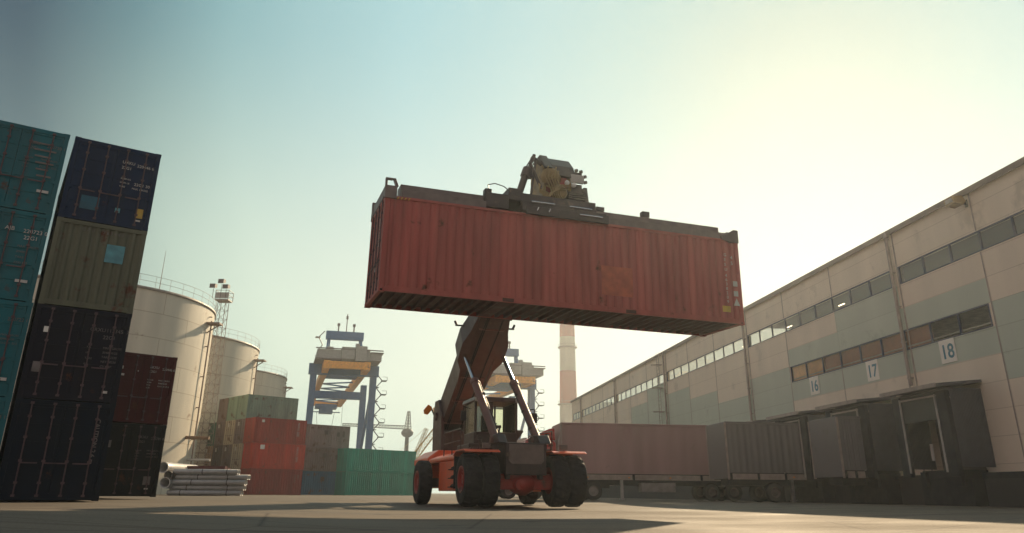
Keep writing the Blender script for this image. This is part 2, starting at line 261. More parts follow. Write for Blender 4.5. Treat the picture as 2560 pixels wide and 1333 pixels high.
# ---------------------------------------------------------------- containers
def corr(mb, a0, a1, z0, z1, d0, depth, horiz_axis, sign, pitch=.278):
    """corrugated sheet; runs along horiz_axis, offset from plane d0 inward by sign*depth"""
    n = max(2, round((a1-a0)/pitch)); p = (a1-a0)/n; pts = []
    for i in range(n):
        s = a0+i*p
        pts += [(s, 0), (s+p*.26, 0), (s+p*.50, depth), (s+p*.76, depth)]
    pts.append((a1, 0)); vs = []
    for z in (z0, z1):
        for (s, d) in pts: vs.append((s, d0+sign*d, z) if horiz_axis == 'x' else (d0+sign*d, s, z))
    k = len(pts); mb.add(vs, [(i, i+1, k+i+1, k+i) for i in range(k-1)])
CW = 2.438
def container(name, label, m, loc, rz, L=6.058, H=2.591, group=None, rods=True, under=False, cat='shipping container', door=True, frame_mat=None, loc_tilt=None):
    t = thing(name, label, cat, loc, rz, group); W = CW; fm = frame_mat or m
    f = MB(); ps = .13; e = .02
    for x0 in (0, L-ps-.04):
        for y0 in (0, W-ps): f.box(x0+e*.2, x0+ps+.04-e*.2, y0+.004, y0+ps-.004, .118, H-.118)
    for y0, y1 in ((.006, .07), (W-.07, W-.006)):
        f.box(ps+.05, L-ps-.05, y0, y1, .03 if not under else .02, .18); f.box(ps+.05, L-ps-.05, y0, y1, H-.085, H-.006)
    for x0, x1 in ((.01, .12), (L-.12, L-.01)):
        f.box(x0, x1, ps+.002, W-ps-.002, .02, .18); f.box(x0, x1, ps+.002, W-ps-.002, H-.13, H-.008)
    for x0, x1 in ((-.003, .178), (L-.178, L+.003)):
        for y0, y1 in ((-.003, .162), (W-.162, W+.003)):
            for z0, z1 in ((-.003 if under else 0, .118), (H-.118, H)):
                # casting: four bars round a core painted black for the hole's shade
                f.box(x0, x1, y0, y1, z0, z0+.03); f.box(x0, x1, y0, y1, z1-.03, z1)
                f.box(x0, x0+.05, y0, y1, z0+.03, z1-.03); f.box(x1-.05, x1, y0, y1, z0+.03, z1-.03)
                f.box(x0+.05, x1-.05, y0+.05, y1-.05, z0+.03, z1-.03, 1)
    obj('frame', f, [fm, M['black']], t)
    for y0, sg in ((.022, 1), (W-.022, -1)):
        s = MB(); corr(s, ps+.05, L-ps-.05, .18, H-.085, y0, .036, 'x', sg); obj('side_panel', s, m, t)
    s = MB(); corr(s, ps, W-ps, .18, H-.13, L-.03, .045, 'y', -1, .25); obj('end_panel', s, m, t)
    r = MB(); r.box(.12, L-.12, .07, W-.07, H-.05, H-.02); obj('roof', r, m, t)
    fl = MB(); fl.box(.12, L-.12, .07, W-.07, .15, .178)
    if under:
        n = int(L/.31)
        for i in range(n):
            x = .25+i*(L-.5)/(n-1); fl.box(x-.022, x+.022, .075, W-.075, .035, .15); fl.box(x-.022, x+.05, .075, W-.075, .028, .035)
        for x in (3.9, 8.0): fl.box(x-.18, x+.18, .001, W-.001, .032, .14)
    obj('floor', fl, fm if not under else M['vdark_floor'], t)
    if door:
        for k, (y0, y1) in enumerate(((ps+.003, W/2-.006), (W/2+.006, W-ps-.003))):
            d = MB(); d.box(.05, .09, y0, y1, .18, H-.13)
            d.box(.03, .05, y0, y0+.07, .18, H-.13); d.box(.03, .05, y1-.07, y1, .18, H-.13); d.box(.03, .05, y0+.07, y1-.07, H-.20, H-.13); d.box(.03, .05, y0+.07, y1-.07, .18, .25)
            for q in range(1, 5):
                zz = .18+(H-.31)*q/5; d.box(.032, .05, y0+.07, y1-.07, zz-.05, zz+.05)
            do = obj('door', d, m, t)
            if rods:
                for yy in (y0+.27, y1-.27):
                    rr = MB(); rr.tube((.005, yy, .10), (.005, yy, H-.07), .019, 8)
                    for zz in (.13, .45, 1.0, 1.6, H-.45, H-.10): rr.box(-.02, .03, yy-.045, yy+.045, zz-.03, zz+.03)
                    rr.box(-.03, -.012, yy-.02, yy+.40 if k == 0 else yy+.02, .93, .965) if k == 0 else rr.box(-.03, -.012, yy-.40, yy+.02, .93, .965)
                    obj('lock_rod', rr, M['lockrod'], do)
                for zz in (.4, 1.0, 1.6, 2.2):
                    hb = MB(); yy = y0 if k == 0 else y1; hb.box(.0, .03, yy-.06, yy+.06, zz-.05, zz+.05); obj('hinge', hb, m, do)
    return t
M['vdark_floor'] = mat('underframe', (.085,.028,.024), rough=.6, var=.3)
def onx0(y, z, x=-.004):   # text lying on the x=0 end, read from outside (-x side); runs toward -y
    return Matrix.Translation((x, y, z)) @ Matrix(((0,0,-1,0),(-1,0,0,0),(0,1,0,0),(0,0,0,1)))
def onxL(L, y, z, x=.004):
    return Matrix.Translation((L+x, y, z)) @ Matrix(((0,0,1,0),(1,0,0,0),(0,1,0,0),(0,0,0,1)))
def ony0(x, z, y=-.004):
    return Matrix.Translation((x, y, z)) @ Matrix(((1,0,0,0),(0,0,-1,0),(0,1,0,0),(0,0,0,1)))
def sticker(t, y0, y1, z0, z1, m, name='sticker', x=-.002):
    s = MB(); s.box(x-.004, x, y0, y1, z0, z1); return obj(name, s, m, t)
PH = 43.08; PA = 33.2
Ax, Ay = -11.24, 22.52
dirB = Vector((math.cos(R(PH)), math.sin(R(PH)))); dirA = Vector((math.cos(R(PA)), math.sin(R(PA)))); rzA = R(PA+90); rzB = R(PH+90)
H0 = 2.591
def Apos(col, lvl, off=0.0):
    d = (CW+(.145 if lvl > 1 else .10))*col
    return (Ax-dirA.x*d-math.sin(R(PA))*off, Ay-dirA.y*d+math.cos(R(PA))*off, .03+lvl*H0)
GA = 'containers in the tall stack on the left'
def doorset(t, dim, code, num, typ, H=2.591):
    m = M['dimmark'] if dim else M['whitemark']
    text(code, .13, m, t, onx0(.98, H-.52)); text(num, .13, m, t, onx0(.52, H-.56)); text(typ, .12, m, t, onx0(.98, H-.68))
    for i, s in enumerate(('MAX.GR', '30.480', 'TARE', '2.230')): text(s, .062, m, t, onx0(1.02, H-.98-i*.10))
    for i, s in enumerate(('MAX. GROSS', '30480 KGS', 'CU.CAP. 33.2')): text(s, .075, m, t, onx0(.60, H-.98-i*.11))
c = container('shipping_container', 'dark blue container with lock rods, topmost right one of the tall left stack', M['navy'], Apos(0,3), rzA, group=GA)
text('UXKU', .13, M['whitemark'], c, onx0(1.05, 2.04)); text('22G1', .13, M['whitemark'], c, onx0(1.05, 1.86)); text('220446 6', .13, M['whitemark'], c, onx0(.63, 2.00))
text('22G1 30', .13, M['whitemark'], c, onx0(.62, 1.38)); text('MAX. GROSS', .08, M['whitemark'], c, onx0(.66, 1.25)); 
for i, s in enumerate(('30480 KG', '67200 LB', 'TARE')): text(s, .07, M['whitemark'], c, onx0(1.02, 1.52-i*.13))
sticker(c, .86, 1.0, .42, .57, M['cyan'], x=.0); sticker(c, .22, .42, .36, .66, M['yellow']); sticker(c, .26, .40, .25, .30, M['whitemark']); sticker(c, 1.45, 1.95, .38, .80, M['petrol'], 'paint_patch', x=.03)
# olive container shows its closed corrugated end: turned round
L20 = 6.058
def turned(col, lvl, off=0.0):
    x, y, z = Apos(col, lvl, off); ux, uy = -math.sin(R(PA)), math.cos(R(PA))
    return (x+ux*L20-dirA.x*CW, y+uy*L20-dirA.y*CW, z)
c = container('shipping_container', 'worn olive grey container with rust spots and pale blue patch under the dark blue one', M['olive'], turned(0,2), rzA+math.pi, group=GA)
text('I C Z U', .13, M['dimmark'], c, onxL(L20, .62, 2.30, .0)); text('7 6 5 4 8 0  7', .13, M['dimmark'], c, onxL(L20, 1.25, 2.28, .0))
s = MB(); s.box(L20-.028, L20-.022, 1.42, 1.92, 1.45, 2.0); obj('paint_patch', s, M['cyan'], c)
c = container('shipping_container', 'very dark container with small white square sticker, below the olive grey one', M['dark'], Apos(0,1), rzA, group=GA)
text('CRXU', .15, M['dimmark'], c, onx0(1.02, 1.98)); text('112345  7', .15, M['dimmark'], c, onx0(.60, 1.98)); text('22G1', .15, M['dimmark'], c, onx0(.66, 1.78))
for i, s in enumerate(('MAX. GROSS', '30480 KGS', 'TARE 2230', 'NET 28250', 'CU.CAP.')): text(s, .085, M['dimmark'], c, onx0(.60, 1.50-i*.13))
for i, s in enumerate(('KG', 'LB', 'TARE', 'KG')): text(s, .08, M['dimmark'], c, onx0(1.02, 1.50-i*.16))
sticker(c, 2.02, 2.16, 1.82, 1.98, M['white']); sticker(c, 2.02, 2.24, .72, 1.0, M['dimmark']); sticker(c, .28, .42, .26, .33, M['whitemark'])
c = container('shipping_container', 'blackish blue bottom container with a white vertical line of lettering, on the ground at left', M['midnight'], Apos(0,0), rzA, group=GA)
text('CAUTION 2.6 m', .17, M['dimmark'], c, onx0(.42, 2.15) @ Matrix.Rotation(R(-90), 4, 'Z'), bold=.003)
tl = ['teal container with worn pale streaks, topmost of the column at the left frame edge', 'teal container lettered 22G1 at the frame edge, second from the top of its column', 'teal container at the frame edge, third from the top beside the very dark one', 'shadowed teal container at the frame edge, lowest of its column on the ground']
for k in range(4):
    c = container('shipping_container', tl[k], M['teal'], Apos(1, 3-k), rzA, group=GA)
    if k == 1: 
        text('AJB', .16, M['whitemark'], c, onx0(1.05, 1.98)); text('220723 0', .16, M['whitemark'], c, onx0(.60, 1.95)); text('22G1', .16, M['whitemark'], c, onx0(.56, 1.76))
        for i, s in enumerate(('MAX. GROSS', '30480', 'TARE', '2230 KG')): text(s, .09, M['dimmark'], c, onx0(.66, 1.52-i*.16))
    else: doorset(c, True, 'AJBU', '22072%d 1' % k, '22G1')
    sticker(c, .22, .52, .62-.1*k, .70-.1*k, M['whitemark'])
    if k == 0:
        for i in range(6): sticker(c, .25+.1*(i % 2), .62+.05*i, 1.1+.2*i, 1.15+.2*i, M['dimmark'], 'scuff')
# second, lower stack
Bx, By = -13.263, 30.82
GB = 'containers in the two high stack beside the tanks'
c = container('shipping_container', 'maroon container with white door lettering, upper of the two in front of the tank', M['maroon'], (Bx, By, .10+H0), rzB, group=GB)
doorset(c, False, 'BKXU', '220446 6', '22G1'); sticker(c, 1.95, 2.12, 1.95, 2.06, M['whitemark']); sticker(c, 1.88, 2.02, 1.70, 1.78, M['whitemark']); sticker(c, 1.38, 1.42, 1.90, 1.94, M['whitemark'])
c = container('shipping_container', 'slate dark container with faded door lettering, lower of the two in front of the tank', M['slate'], (Bx, By, .09), rzB, group=GB)
doorset(c, True, 'BKXU', '220781 8', '22G1'); sticker(c, .30, .56, .42, .72, M['dimmark']); sticker(c, .34, .48, .26, .31, M['whitemark']); sticker(c, 1.9, 2.06, 1.7, 1.95, M['dimmark'])
# far yard block: long sides face right, ends face left
uL = Vector((dirB.x, dirB.y)); uW = Vector((-math.sin(R(PH)), math.cos(R(PH))))
M1 = Vector((-27.0, 84.5)); GM = 'containers in the far block in the yard'
def far(row, lvl, label, m, L=6.058, shift=0., base=None, rods=False, H=2.591, jit=0.):
    b = (base if base is not None else M1) + uW*(row*(CW+.10)) + uL*(shift+jit)
    return container('shipping_container', label, m, (b.x, b.y, .0+lvl*H), R(PH), L=L, H=H, group=GM, rods=rods)
c = far(0, 0, 'brown red container on the ground at the front of the far block', M['brick3'])
text('TGHU', .3, M['dimmark'], c, ony0(5.1, 2.1) @ Matrix.Rotation(R(-90), 4, 'Z')); text('22G1', .25, M['dimmark'], c, ony0(5.5, 2.1) @ Matrix.Rotation(R(-90), 4, 'Z'))
c = far(0, 1, 'bright brick red container with pale sticker, second from the ground in the far block', M['brick'], jit=.08)
s = MB(); s.box(.75, 1.25, -.004, .0, 1.95, 2.4); obj('sticker', s, M['white'], c); text('MAXU 2204', .3, M['whitemark'], c, ony0(5.0, 2.3) @ Matrix.Rotation(R(-90), 4, 'Z'))
c = far(0, 2, 'rust red container with a small white square, topmost of the reddish three', M['brick2'], jit=-.05)
s = MB(); s.box(.75, 1.05, -.004, .0, 2.1, 2.38); obj('sticker', s, M['white'], c); text('MAXU 2281', .3, M['whitemark'], c, ony0(5.0, 2.3) @ Matrix.Rotation(R(-90), 4, 'Z'))
ends = {(1,0):('grey','greyc2'),(2,0):('pale grey','greyc'),(3,0):('dark umber','brownc'),(4,0):('tan','tan'),(5,0):('dark green','dgreen'),
        (1,1):('pale beige','pale'),(2,1):('grey brown','greyc2'),(3,1):('dark umber','brownc'),(4,1):('tan brown','tan'),(5,1):('dark green','dgreen'),
        (1,2):('grey','greyc'),(2,2):('light grey','pale'),(3,2):('grey beige','greyc2'),(4,2):('green','dgreen'),(5,2):('olive','olive')}
orow = {1:'next to the reddish ones',2:'second row behind the reddish ones',3:'third row behind the reddish ones',4:'fourth row behind the reddish ones',5:'far left edge of the block'}
olv = ['on the ground behind the pipes','second from the ground','third from the ground']
for (r_, l_), (nm, mk) in ends.items():
    if l_ == 0 and r_ > 2: continue
    c = far(r_, l_, '%s container end, %s, %s' % (nm, olv[l_], orow[r_]), M[mk], rods=(l_ > 0))
    if l_: sticker(c, 1.4, 1.75, 1.9, 2.3, M['whitemark'])
far(1, 3, 'sage green container atop the far block, long side showing above the rust red one', M['sage'])
far(2, 3, 'grey green container on top of the far block, just left of the sage green one', M['sage'])
far(3, 3, 'greyish container at the left end of the top layer of the far block', M['greyc2'])
# grey pair over blue
G1 = Vector((-19.33, 96.57)) - uL*L20
for l_, (nm, mk) in enumerate((('blue container on the ground under the two grey brown ones', 'blue'), ('grey brown container with dark patches, between the blue one and the top one', 'greyc2'), ('grey mauve container, topmost above the blue one', 'greyc'))):
    c = far(0, l_, nm, M[mk], base=G1)
    for (x, z, w_, h_) in ((2.6, 1.5, .5, .5), (4.3, 1.35, .35, .5), (5.1, 1.3, .25, .7))[:(1 if l_ == 0 else 3)]:
        s = MB(); s.box(x, x+w_, -.004, .02, z, z+h_); obj('paint_patch', s, M['brownc'], c)
G2 = Vector((-11.71, 100.73)) - uL*9.9
far(0, 0, 'long green container on the ground beside the blue one', M['green'], base=G2, L=9.9)
far(0, 1, 'long green container stacked on top of another green one', M['green2'], base=G2, L=9.9)
# red stack seen over the trailer roofs, parallel to the warehouse
WH = R(7.614)   # wall runs 7.6 degrees left of straight ahead
wr_, wd_ = Vector((-math.sin(WH), math.cos(WH))), Vector((-math.cos(WH), -math.sin(WH)))
for l_, nm in enumerate(('red container under another, hidden behind the curtain trailer by the warehouse', 'red container showing over the trailer roofs beside the warehouse wall')):
    p = Vector((17.85, 60.1))
    container('shipping_container', nm, M['red'] if l_ else M['maroon'], (p.x, p.y, l_*3.12), R(90)+WH, L=12.192, H=3.12, group='red containers by the warehouse', rods=bool(l_), frame_mat=M['maroon'])
# ---------------------------------------------------------------- hanging container
HC = Vector((-3.774, 21.222, 5.66)); HA = R(19.08); HL, HH = 12.192, 2.92
hc = container('shipping_container', 'red forty foot container hanging in the air from the reach stacker spreader', M['red'], HC, HA, L=HL, H=HH, under=True, rods=True, cat='shipping container')
hc.rotation_euler = (R(.8), R(.25), HA)
for i, ch in enumerate('GESU'): text(ch, .15, M['whitemark'], hc, ony0(HL-.62, 2.30-i*.17))
for i, ch in enumerate('4638209'): text(ch, .15, M['whitemark'], hc, ony0(HL-.62, 1.58-i*.15))
for i, ch in enumerate('45'): text(ch, .17, M['whitemark'], hc, ony0(HL-.36, 2.22-i*.2))
for i in range(2):
    s = MB(); s.box(HL-.33, HL-.16, -.003, .0, 1.28-i*.34, 1.46-i*.34); obj('sticker', s, M['whitemark'], hc)
s = MB(); s.add([(HL-.36,-.003,.62),(HL-.12,-.003,.62),(HL-.24,-.003,.88)], [(0,1,2)]); obj('warning_triangle', s, M['whitemark'], hc)
s = MB(); s.box(HL-.80, HL-.50, -.003, .01, .38, .58); obj('sticker', s, M['yellow'], hc)
s = MB()
for i in range(4): s.add([(.35+i*.11,-.002,HH-.10),(.39+i*.11,-.002,HH-.10),(.43+i*.11,-.002,HH-.03),(.39+i*.11,-.002,HH-.03)], [(0,1,2,3)])
obj('hazard_stripes', s, M['yellow'], hc)
s = MB(); s.box(7.0, 8.1, .014, .0195, .55, 1.5); obj('paint_patch', s, mat('touch_up_paint', (.46,.098,.055), rough=.55, var=.25), hc)
text('GESU 463820', .16, M['whitemark'], hc, onx0(.62, 2.35) @ Matrix.Rotation(R(-90), 4, 'Z')); text('4K', .18, M['whitemark'], hc, onx0(.98, .75))
# ---------------------------------------------------------------- reach stacker
VA = R(17.5); VO = Vector((.38, 27.1, -.10))
rs = thing('reach_stacker', 'big orange and charcoal reach stacker lifting the red container over its raised boom', 'reach stacker', VO, VA)
Vinv = Matrix.Rotation(-VA, 4, 'Z') @ Matrix.Translation(-VO)
T_H = Vinv @ Matrix.Translation(HC) @ Matrix.Rotation(HA, 4, 'Z') @ Matrix.Rotation(R(.25), 4, 'Y') @ Matrix.Rotation(R(.8), 4, 'X')
def wheel(lx, ty, r, wd, side):
    hub = MB(); hub.lathe([(.0, -wd*.1*side+.05*side), (.13, .05*side), (.16, 0), (.16, -.1*side)], 20, 'x', (lx+side*wd*.30, ty, r))
    for i in range(10):
        a = 2*math.pi*i/10; hub.tube((lx+side*wd*.28, ty+.24*math.cos(a), r+.24*math.sin(a)), (lx+side*wd*.36, ty+.24*math.cos(a), r+.24*math.sin(a)), .022, 6)
    ho = obj('wheel', hub, M['vred'], rs)
    ri = MB(); ri.lathe([(.10, side*wd*.22), (.30, side*wd*.26), (.36, side*wd*.46), (.42, side*wd*.5), (.42, -side*wd*.5), (.30, -side*wd*.3), (.1, -side*wd*.2)], 36, 'x', (lx, ty, r)); obj('rim', ri, M['vred'], ho)
    ty_ = MB(); n = 72; h = wd/2; prof = [(.40, -h*.86), (.47, -h*.97), (r*.72, -h*1.03), (r*.90, -h*.97), (r*.975, -h*.80), (r, -h*.5), (r*1.0, 0), (r, h*.5), (r*.975, h*.80), (r*.90, h*.97), (r*.72, h*1.03), (.47, h*.97), (.40, h*.86)]
    vs = []
    for j, (rr, hh) in enumerate(prof):
        for i in range(n):
            a = 2*math.pi*i/n; q = rr
            if 4 <= j <= 8 and (i + (0 if j < 6 else 1)*2) % 4 < 2 and j != 6: q = rr-.035
            vs.append((lx+hh, ty+q*math.cos(a), r+q*math.sin(a)))
    ty_.add(vs, [(j*n+i, j*n+(i+1)%n, (j+1)*n+(i+1)%n, (j+1)*n+i) for j in range(len(prof)-1) for i in range(n)], 0, False)
    obj('tyre', ty_, M['black'], ho)
WR = .83
for lx, sd_ in ((-1.80,-1), (-1.21,-1), (1.21,1), (1.80,1)): wheel(lx, 0, WR, .56, sd_)
wheel(-2.22, 5.45, .80, .50, -1); wheel(2.1, 5.45, .80, .50, 1)
a = MB(); a.tube((-1.0, 0, WR), (1.0, 0, WR), .20, 16); a.lathe([(.05,-.5),(.24,-.36),(.36,-.12),(.36,.12),(.24,.36),(.05,.5)], 24, 'x', (0, -.05, WR-.12)); a.box(-.95, .95, -.26, .2, WR-.30, WR-.02)
a.tube((-.15, -.38, WR-.15), (-.15, -.2, WR-.15), .16, 16)
obj('front_axle', a, M['vred'], rs, .02)
a = MB(); a.box(-1.95, 1.85, 5.3, 5.6, .62, .95); obj('rear_axle', a, M['vdark'], rs, .02)
ch = MB()
ch.box(-.70, .72, -.50, -.38, .98, 2.0); ch.box(-.64, -.50, -.38, 8.6, .85, 2.0); ch.box(.50, .64, -.38, 8.6, .85, 2.0); ch.box(-.50, .50, .9, 8.4, .8, .95)
ch.prism([(-.46, 1.98), (.9, 1.98), (.55, 2.28), (-.15, 2.28)], -.93, -.62, 'x'); ch.prism([(-.46, 1.98), (.9, 1.98), (.55, 2.28), (-.15, 2.28)], .50, .92, 'x')
ch.box(-1.5, -.72, .95, 1.25, 1.0, 1.9); ch.box(.72, 1.5, .95, 1.25, 1.0, 1.9)
obj('chassis', ch, M['vdark'], rs, .025)
pl = MB(); pl.prism([(-.60, 1.42), (-.50, 1.32), (.52, 1.32), (.62, 1.42), (.62, 1.94), (-.60, 1.94)], -.525, -.503, 'y'); obj('front_plate', pl, M['vgrey'], rs, .01)
for sx in (-1, 1):
    fb = MB(); x0, x1 = (.92, 2.12) if sx > 0 else (-2.12, -.92)
    fb.prism([(-.62, 1.70), (-.44, 1.76), (.62, 1.76), (.95, 1.62), (.95, 1.58), (.60, 1.72), (-.42, 1.72), (-.64, 1.665)], x0, x1, 'x')
    obj('fender', fb, M['orange'], rs, .012)
    hl = MB(); hl.box(sx*1.35-.13, sx*1.35+.13, -.50, -.36, 1.80, 1.96); obj('headlight', hl, M['vgrey'], rs, .01)
hd = MB(); hd.prism([(-1.88, 1.50), (1.88, 1.50), (1.88, 1.72), (1.55, 2.02), (-1.45, 2.05), (-1.88, 1.74)], 6.3, 9.2, 'y'); hd.prism([(-1.85, 1.50), (-.66, 1.50), (-.66, 1.80), (-1.5, 1.80), (-1.85, 1.66)], 1.5, 6.29, 'y')
hd.prism([(.66, 1.50), (1.85, 1.50), (1.85, 1.66), (1.5, 1.80), (.66, 1.80)], 1.5, 6.29, 'y')
obj('engine_hood', hd, M['orange'], rs, .06)
for sx in (-1, 1):
    sp = MB(); x = sx*1.80
    sp.box(min(x, x-sx*.8), max(x, x-sx*.8), 6.5, 9.1, .60, 1.498); obj('side_panel', sp, M['orange'], rs, .03)
    sp = MB(); sp.box(min(x, x-sx*.8), max(x, x-sx*.8), 1.75, 4.5, .48, 1.498); po = obj('side_panel', sp, M['orange'], rs, .03)
    st = MB()
    for i in range(3):
        z = .62+i*.29; st.prism([(1.72, z), (2.55, z), (2.35, z+.07), (1.72, z+.13)], x-.002*sx, x+sx*.03, 'x'); st.box(min(x, x+sx*.16), max(x, x+sx*.16), 1.9, 2.3, z-.03, z)
    obj('steps', st, M['sheltdark'], po)
# cab (stands just in front of the boom foot)
Cx0, Cx1, Cy0, Cy1 = -1.02, .62, 2.35, 3.95
Z0, Z1, Z2 = 2.0, 2.52, 3.60
ca = MB(); ca.box(Cx0-.22, Cx1+.12, Cy0-.1, Cy1+.1, 1.90, 2.10); ca.box(Cx0, Cx1, Cy0, Cy1, 2.10, Z1); ca.prism([(Cx1-.1, 2.10), (Cx1+.25, 2.55), (Cx1+.25, 2.62), (Cx1-.1, 2.62)], Cy0+.02, Cy0+.5, 'y')
cbo = obj('cab', ca, M['vdark'], rs, .04)
po = MB()
for x in (Cx0+.04, Cx1-.04):
    for y in (Cy0+.04, Cy1-.04): po.beam((x, y, Z1), (x, y, Z2), .085, .085)
po.beam((Cx0+.62, Cy0+.04, Z1), (Cx0+.62, Cy0+.04, Z2), .16, .07); po.beam((Cx1-.42, Cy1-.04, Z1), (Cx1-.42, Cy1-.04, Z2), .06, .06)
obj('cab_frame', po, M['boom'], cbo)
rf = MB(); rf.prism([(Cx0-.08, Z2), (Cx1+.08, Z2), (Cx1+.02, Z2+.16), (Cx0-.02, Z2+.16)], Cy0-.12, Cy1+.1, 'y'); obj('cab_roof', rf, M['boom'], cbo, .03)
gl = MB(); gl.box(Cx0+.085, Cx1-.085, Cy0+.03, Cy0+.04, Z1, Z2); gl.box(Cx0+.085, Cx1-.085, Cy1-.04, Cy1-.03, Z1, Z2); gl.box(Cx0+.03, Cx0+.04, Cy0+.085, Cy1-.085, Z1, Z2); gl.box(Cx1-.04, Cx1-.03, Cy0+.085, Cy1-.085, Z1, Z2); obj('windscreen', gl, M['cabglass'], cbo)
se = MB(); se.box(-.45, .05, 3.1, 3.55, 2.52, 2.66); se.box(-.45, .05, 3.5, 3.62, 2.66, 3.2); se.box(-.33, -.07, 3.5, 3.6, 3.2, 3.38); obj('driver_seat', se, M['sheltdark'], cbo, .03)
sw = MB(); sw.tube((-.2, 2.7, 2.52), (-.2, 2.85, 2.85), .03); sw.lathe([(.17,-.015),(.19,0),(.17,.015)], 20, 'z', (-.2, 2.86, 2.86)); obj('steering_wheel', sw, M['sheltdark'], cbo)
wk = MB()
for x in (Cx0-.05, Cx1-.12): wk.box(x, x+.16, Cy0-.22, Cy0-.12, Z2-.02, Z2+.11)
obj('work_light', wk, M['ltgrey'], cbo, .01)
# boom
def bt(t): return 3.60 + (8.3-t)*.677   # centre height at distance t behind front axle
def bx_(t): return -.45 + (8.3-t)*.045   # sideways drift of the boom axis
slope = math.atan(.677)
def boombox(t0, t1, w0, h0, up0=0., w1=None, h1=None):
    mb = MB(); w1 = w1 or w0; h1 = h1 or h0
    d = Vector((0, -math.cos(slope), math.sin(slope))); n = Vector((0, math.sin(slope), math.cos(slope)))
    vs = []
    for t, w_, h_ in ((t0, w0, h0), (t1, w1, h1)):
        c = Vector((bx_(t), t, bt(t))) + n*up0
        for i, j in ((-1,-1),(1,-1),(1,1),(-1,1)): vs.append(c + Vector((i*w_/2, 0, 0)) + n*(j*h_/2))
    mb.add(vs, [(0,3,2,1),(4,5,6,7),(0,1,5,4),(1,2,6,5),(2,3,7,6),(3,0,4,7)]); return mb
bm = boombox(8.75, 2.2, 1.12, 1.15, w1=1.22, h1=1.12); bo = obj('boom', bm, M['boom'], rs, .03)
bi = boombox(3.2, -1.45, .74, .84); obj('boom_extension', bi, M['boom'], bo, .03)
cl = boombox(2.9, 2.35, 1.30, 1.30); obj('boom_collar', cl, M['vdark'], bo, .02)
dd = Vector((0, -math.cos(slope), math.sin(slope))); nn = Vector((0, math.sin(slope), math.cos(slope)))
for sx, ex in ((-1, .36), (1, .40)):
    lg = MB(); c0 = Vector((bx_(4.6)+sx*.57, 4.6, bt(4.6)))
    prof = [(-2.3, 0), (-.9, ex*.35), (-.35, ex), (.6, ex), (1.3, ex*.5), (2.6, 0)]
    vs = []
    for u, e_ in prof:
        for z_ in (-.60, .25): vs.append(c0+dd*u+nn*z_+Vector((sx*e_, 0, 0))); 
    fs = [(2*i, 2*i+2, 2*i+3, 2*i+1) for i in range(5)]; 
    for u, e_ in prof:
        for z_ in (-.60, .25): vs.append(c0+dd*u+nn*z_)
    fs += [(12+2*i, 12+2*i+2, 2*i+2, 2*i) for i in range(5)] + [(12+2*i+1, 2*i+1, 2*i+3, 12+2*i+3) for i in range(5)]
    lg.add(vs, fs); obj('cylinder_bracket', lg, M['boom'], bo)
    br = MB(); br.tube(c0+dd*.9+nn*.1+Vector((sx*ex*.6,0,0)), c0+dd*.9+nn*.1+Vector((sx*(ex+.28),0,0)), .035, 8); br.tube(c0+dd*.9+nn*.1+Vector((sx*(ex+.22),0,0)), c0+dd*.95+nn*.2+Vector((sx*(ex+.3),0,.06)), .05, 8); obj('hose_guide', br, M['vdark'], bo)
# plates, hoses and ribs under the boom
hz = MB()
for k, xo in enumerate((-.34, -.27, .30)):
    hz.path([tuple(Vector((xo+bx_(t), t, bt(t)))-nn*(.62+.02*math.sin(t*3+k))) for t in (8.4, 7.4, 6.2, 5.0, 3.8, 2.6)], .028, 8)
obj('hydraulic_hoses', hz, M['sheltdark'], bo)
rb = MB()
for t in (8.1, 6.9, 5.7, 3.4):
    c = Vector((bx_(t), t, bt(t)))-nn*.60; rb.beam(c-Vector((.50,0,0)), c+Vector((.50,0,0)), .10, .06)
c = Vector((-.25, 2.9, bt(2.9)))-nn*.60; rb.beam(c, c+dd*.35, .34, .06)
obj('stiffener', rb, M['cyl'], bo)
pv = MB()
for xa_, xc_ in ((-1.12, -.98), (-.02, .12)): pv.prism([(7.3, 1.9), (9.1, 1.9), (9.2, 3.6), (8.9, 4.25), (8.2, 4.25), (7.6, 3.5)], xa_, xc_, 'x')
pv.box(-.98, -.02, 8.75, 9.0, 1.9, 4.0); pv.box(-.98, -.02, 7.5, 7.62, 1.9, 2.9); pv.tube((-1.2, 8.45, 3.55), (.2, 8.45, 3.55), .17, 16)
obj('boom_pivot', pv, M['boom'], rs, .03)
for sx, xb, xt in ((-1, -.82, -1.0), (1, .68, .62)):
    p0 = Vector((xb, .25, 2.12)); p1 = Vector((xt, 4.65, 5.92)); pm = p0.lerp(p1, .60)
    cy = MB(); cy.tube(p0, pm, .145, 20); cy.tube(pm-(p1-p0).normalized()*.22, pm, .175, 20); cy.tube(p0-Vector((.2,0,0)), p0+Vector((.2,0,0)), .12, 12); cyo = obj('lift_cylinder', cy, M['cyl'], rs)
    rd = MB(); rd.tube(pm, p1, .085, 18); rd.tube(p1-Vector((.14,0,0)), p1+Vector((.14,0,0)), .13, 12); obj('piston_rod', rd, M['chrome'], cyo)
    hs = MB(); q = (p1-p0).normalized(); hs.path([tuple(p0+q*u+Vector((.17*sx*-1, -.05, .02))) for u in (.3, 1.2, 2.2, 3.4)], .022, 6)
    for u in (.6, 1.6, 2.6): hs.box(*(sum([[a_-.05, a_+.05] for a_ in (p0+q*u+Vector((-.14*sx, -.05, .03)))], [])))
    obj('hose', hs, M['vdark'], cyo)
ba_ = MB(); ba_.path([(-1.1, 8.8, 3.5), (-1.32, 8.7, 3.92)], .03); obj('beacon_arm', ba_, M['vdark'], rs)
am = MB(); am.prism([(-1.66, 3.84), (-1.47, 4.08), (-1.31, 3.98), (-1.30, 3.86), (-1.48, 3.64), (-1.64, 3.68)], 8.62, 8.76, 'y'); obj('amber_reflector', am, M['amber'], rs, .02)
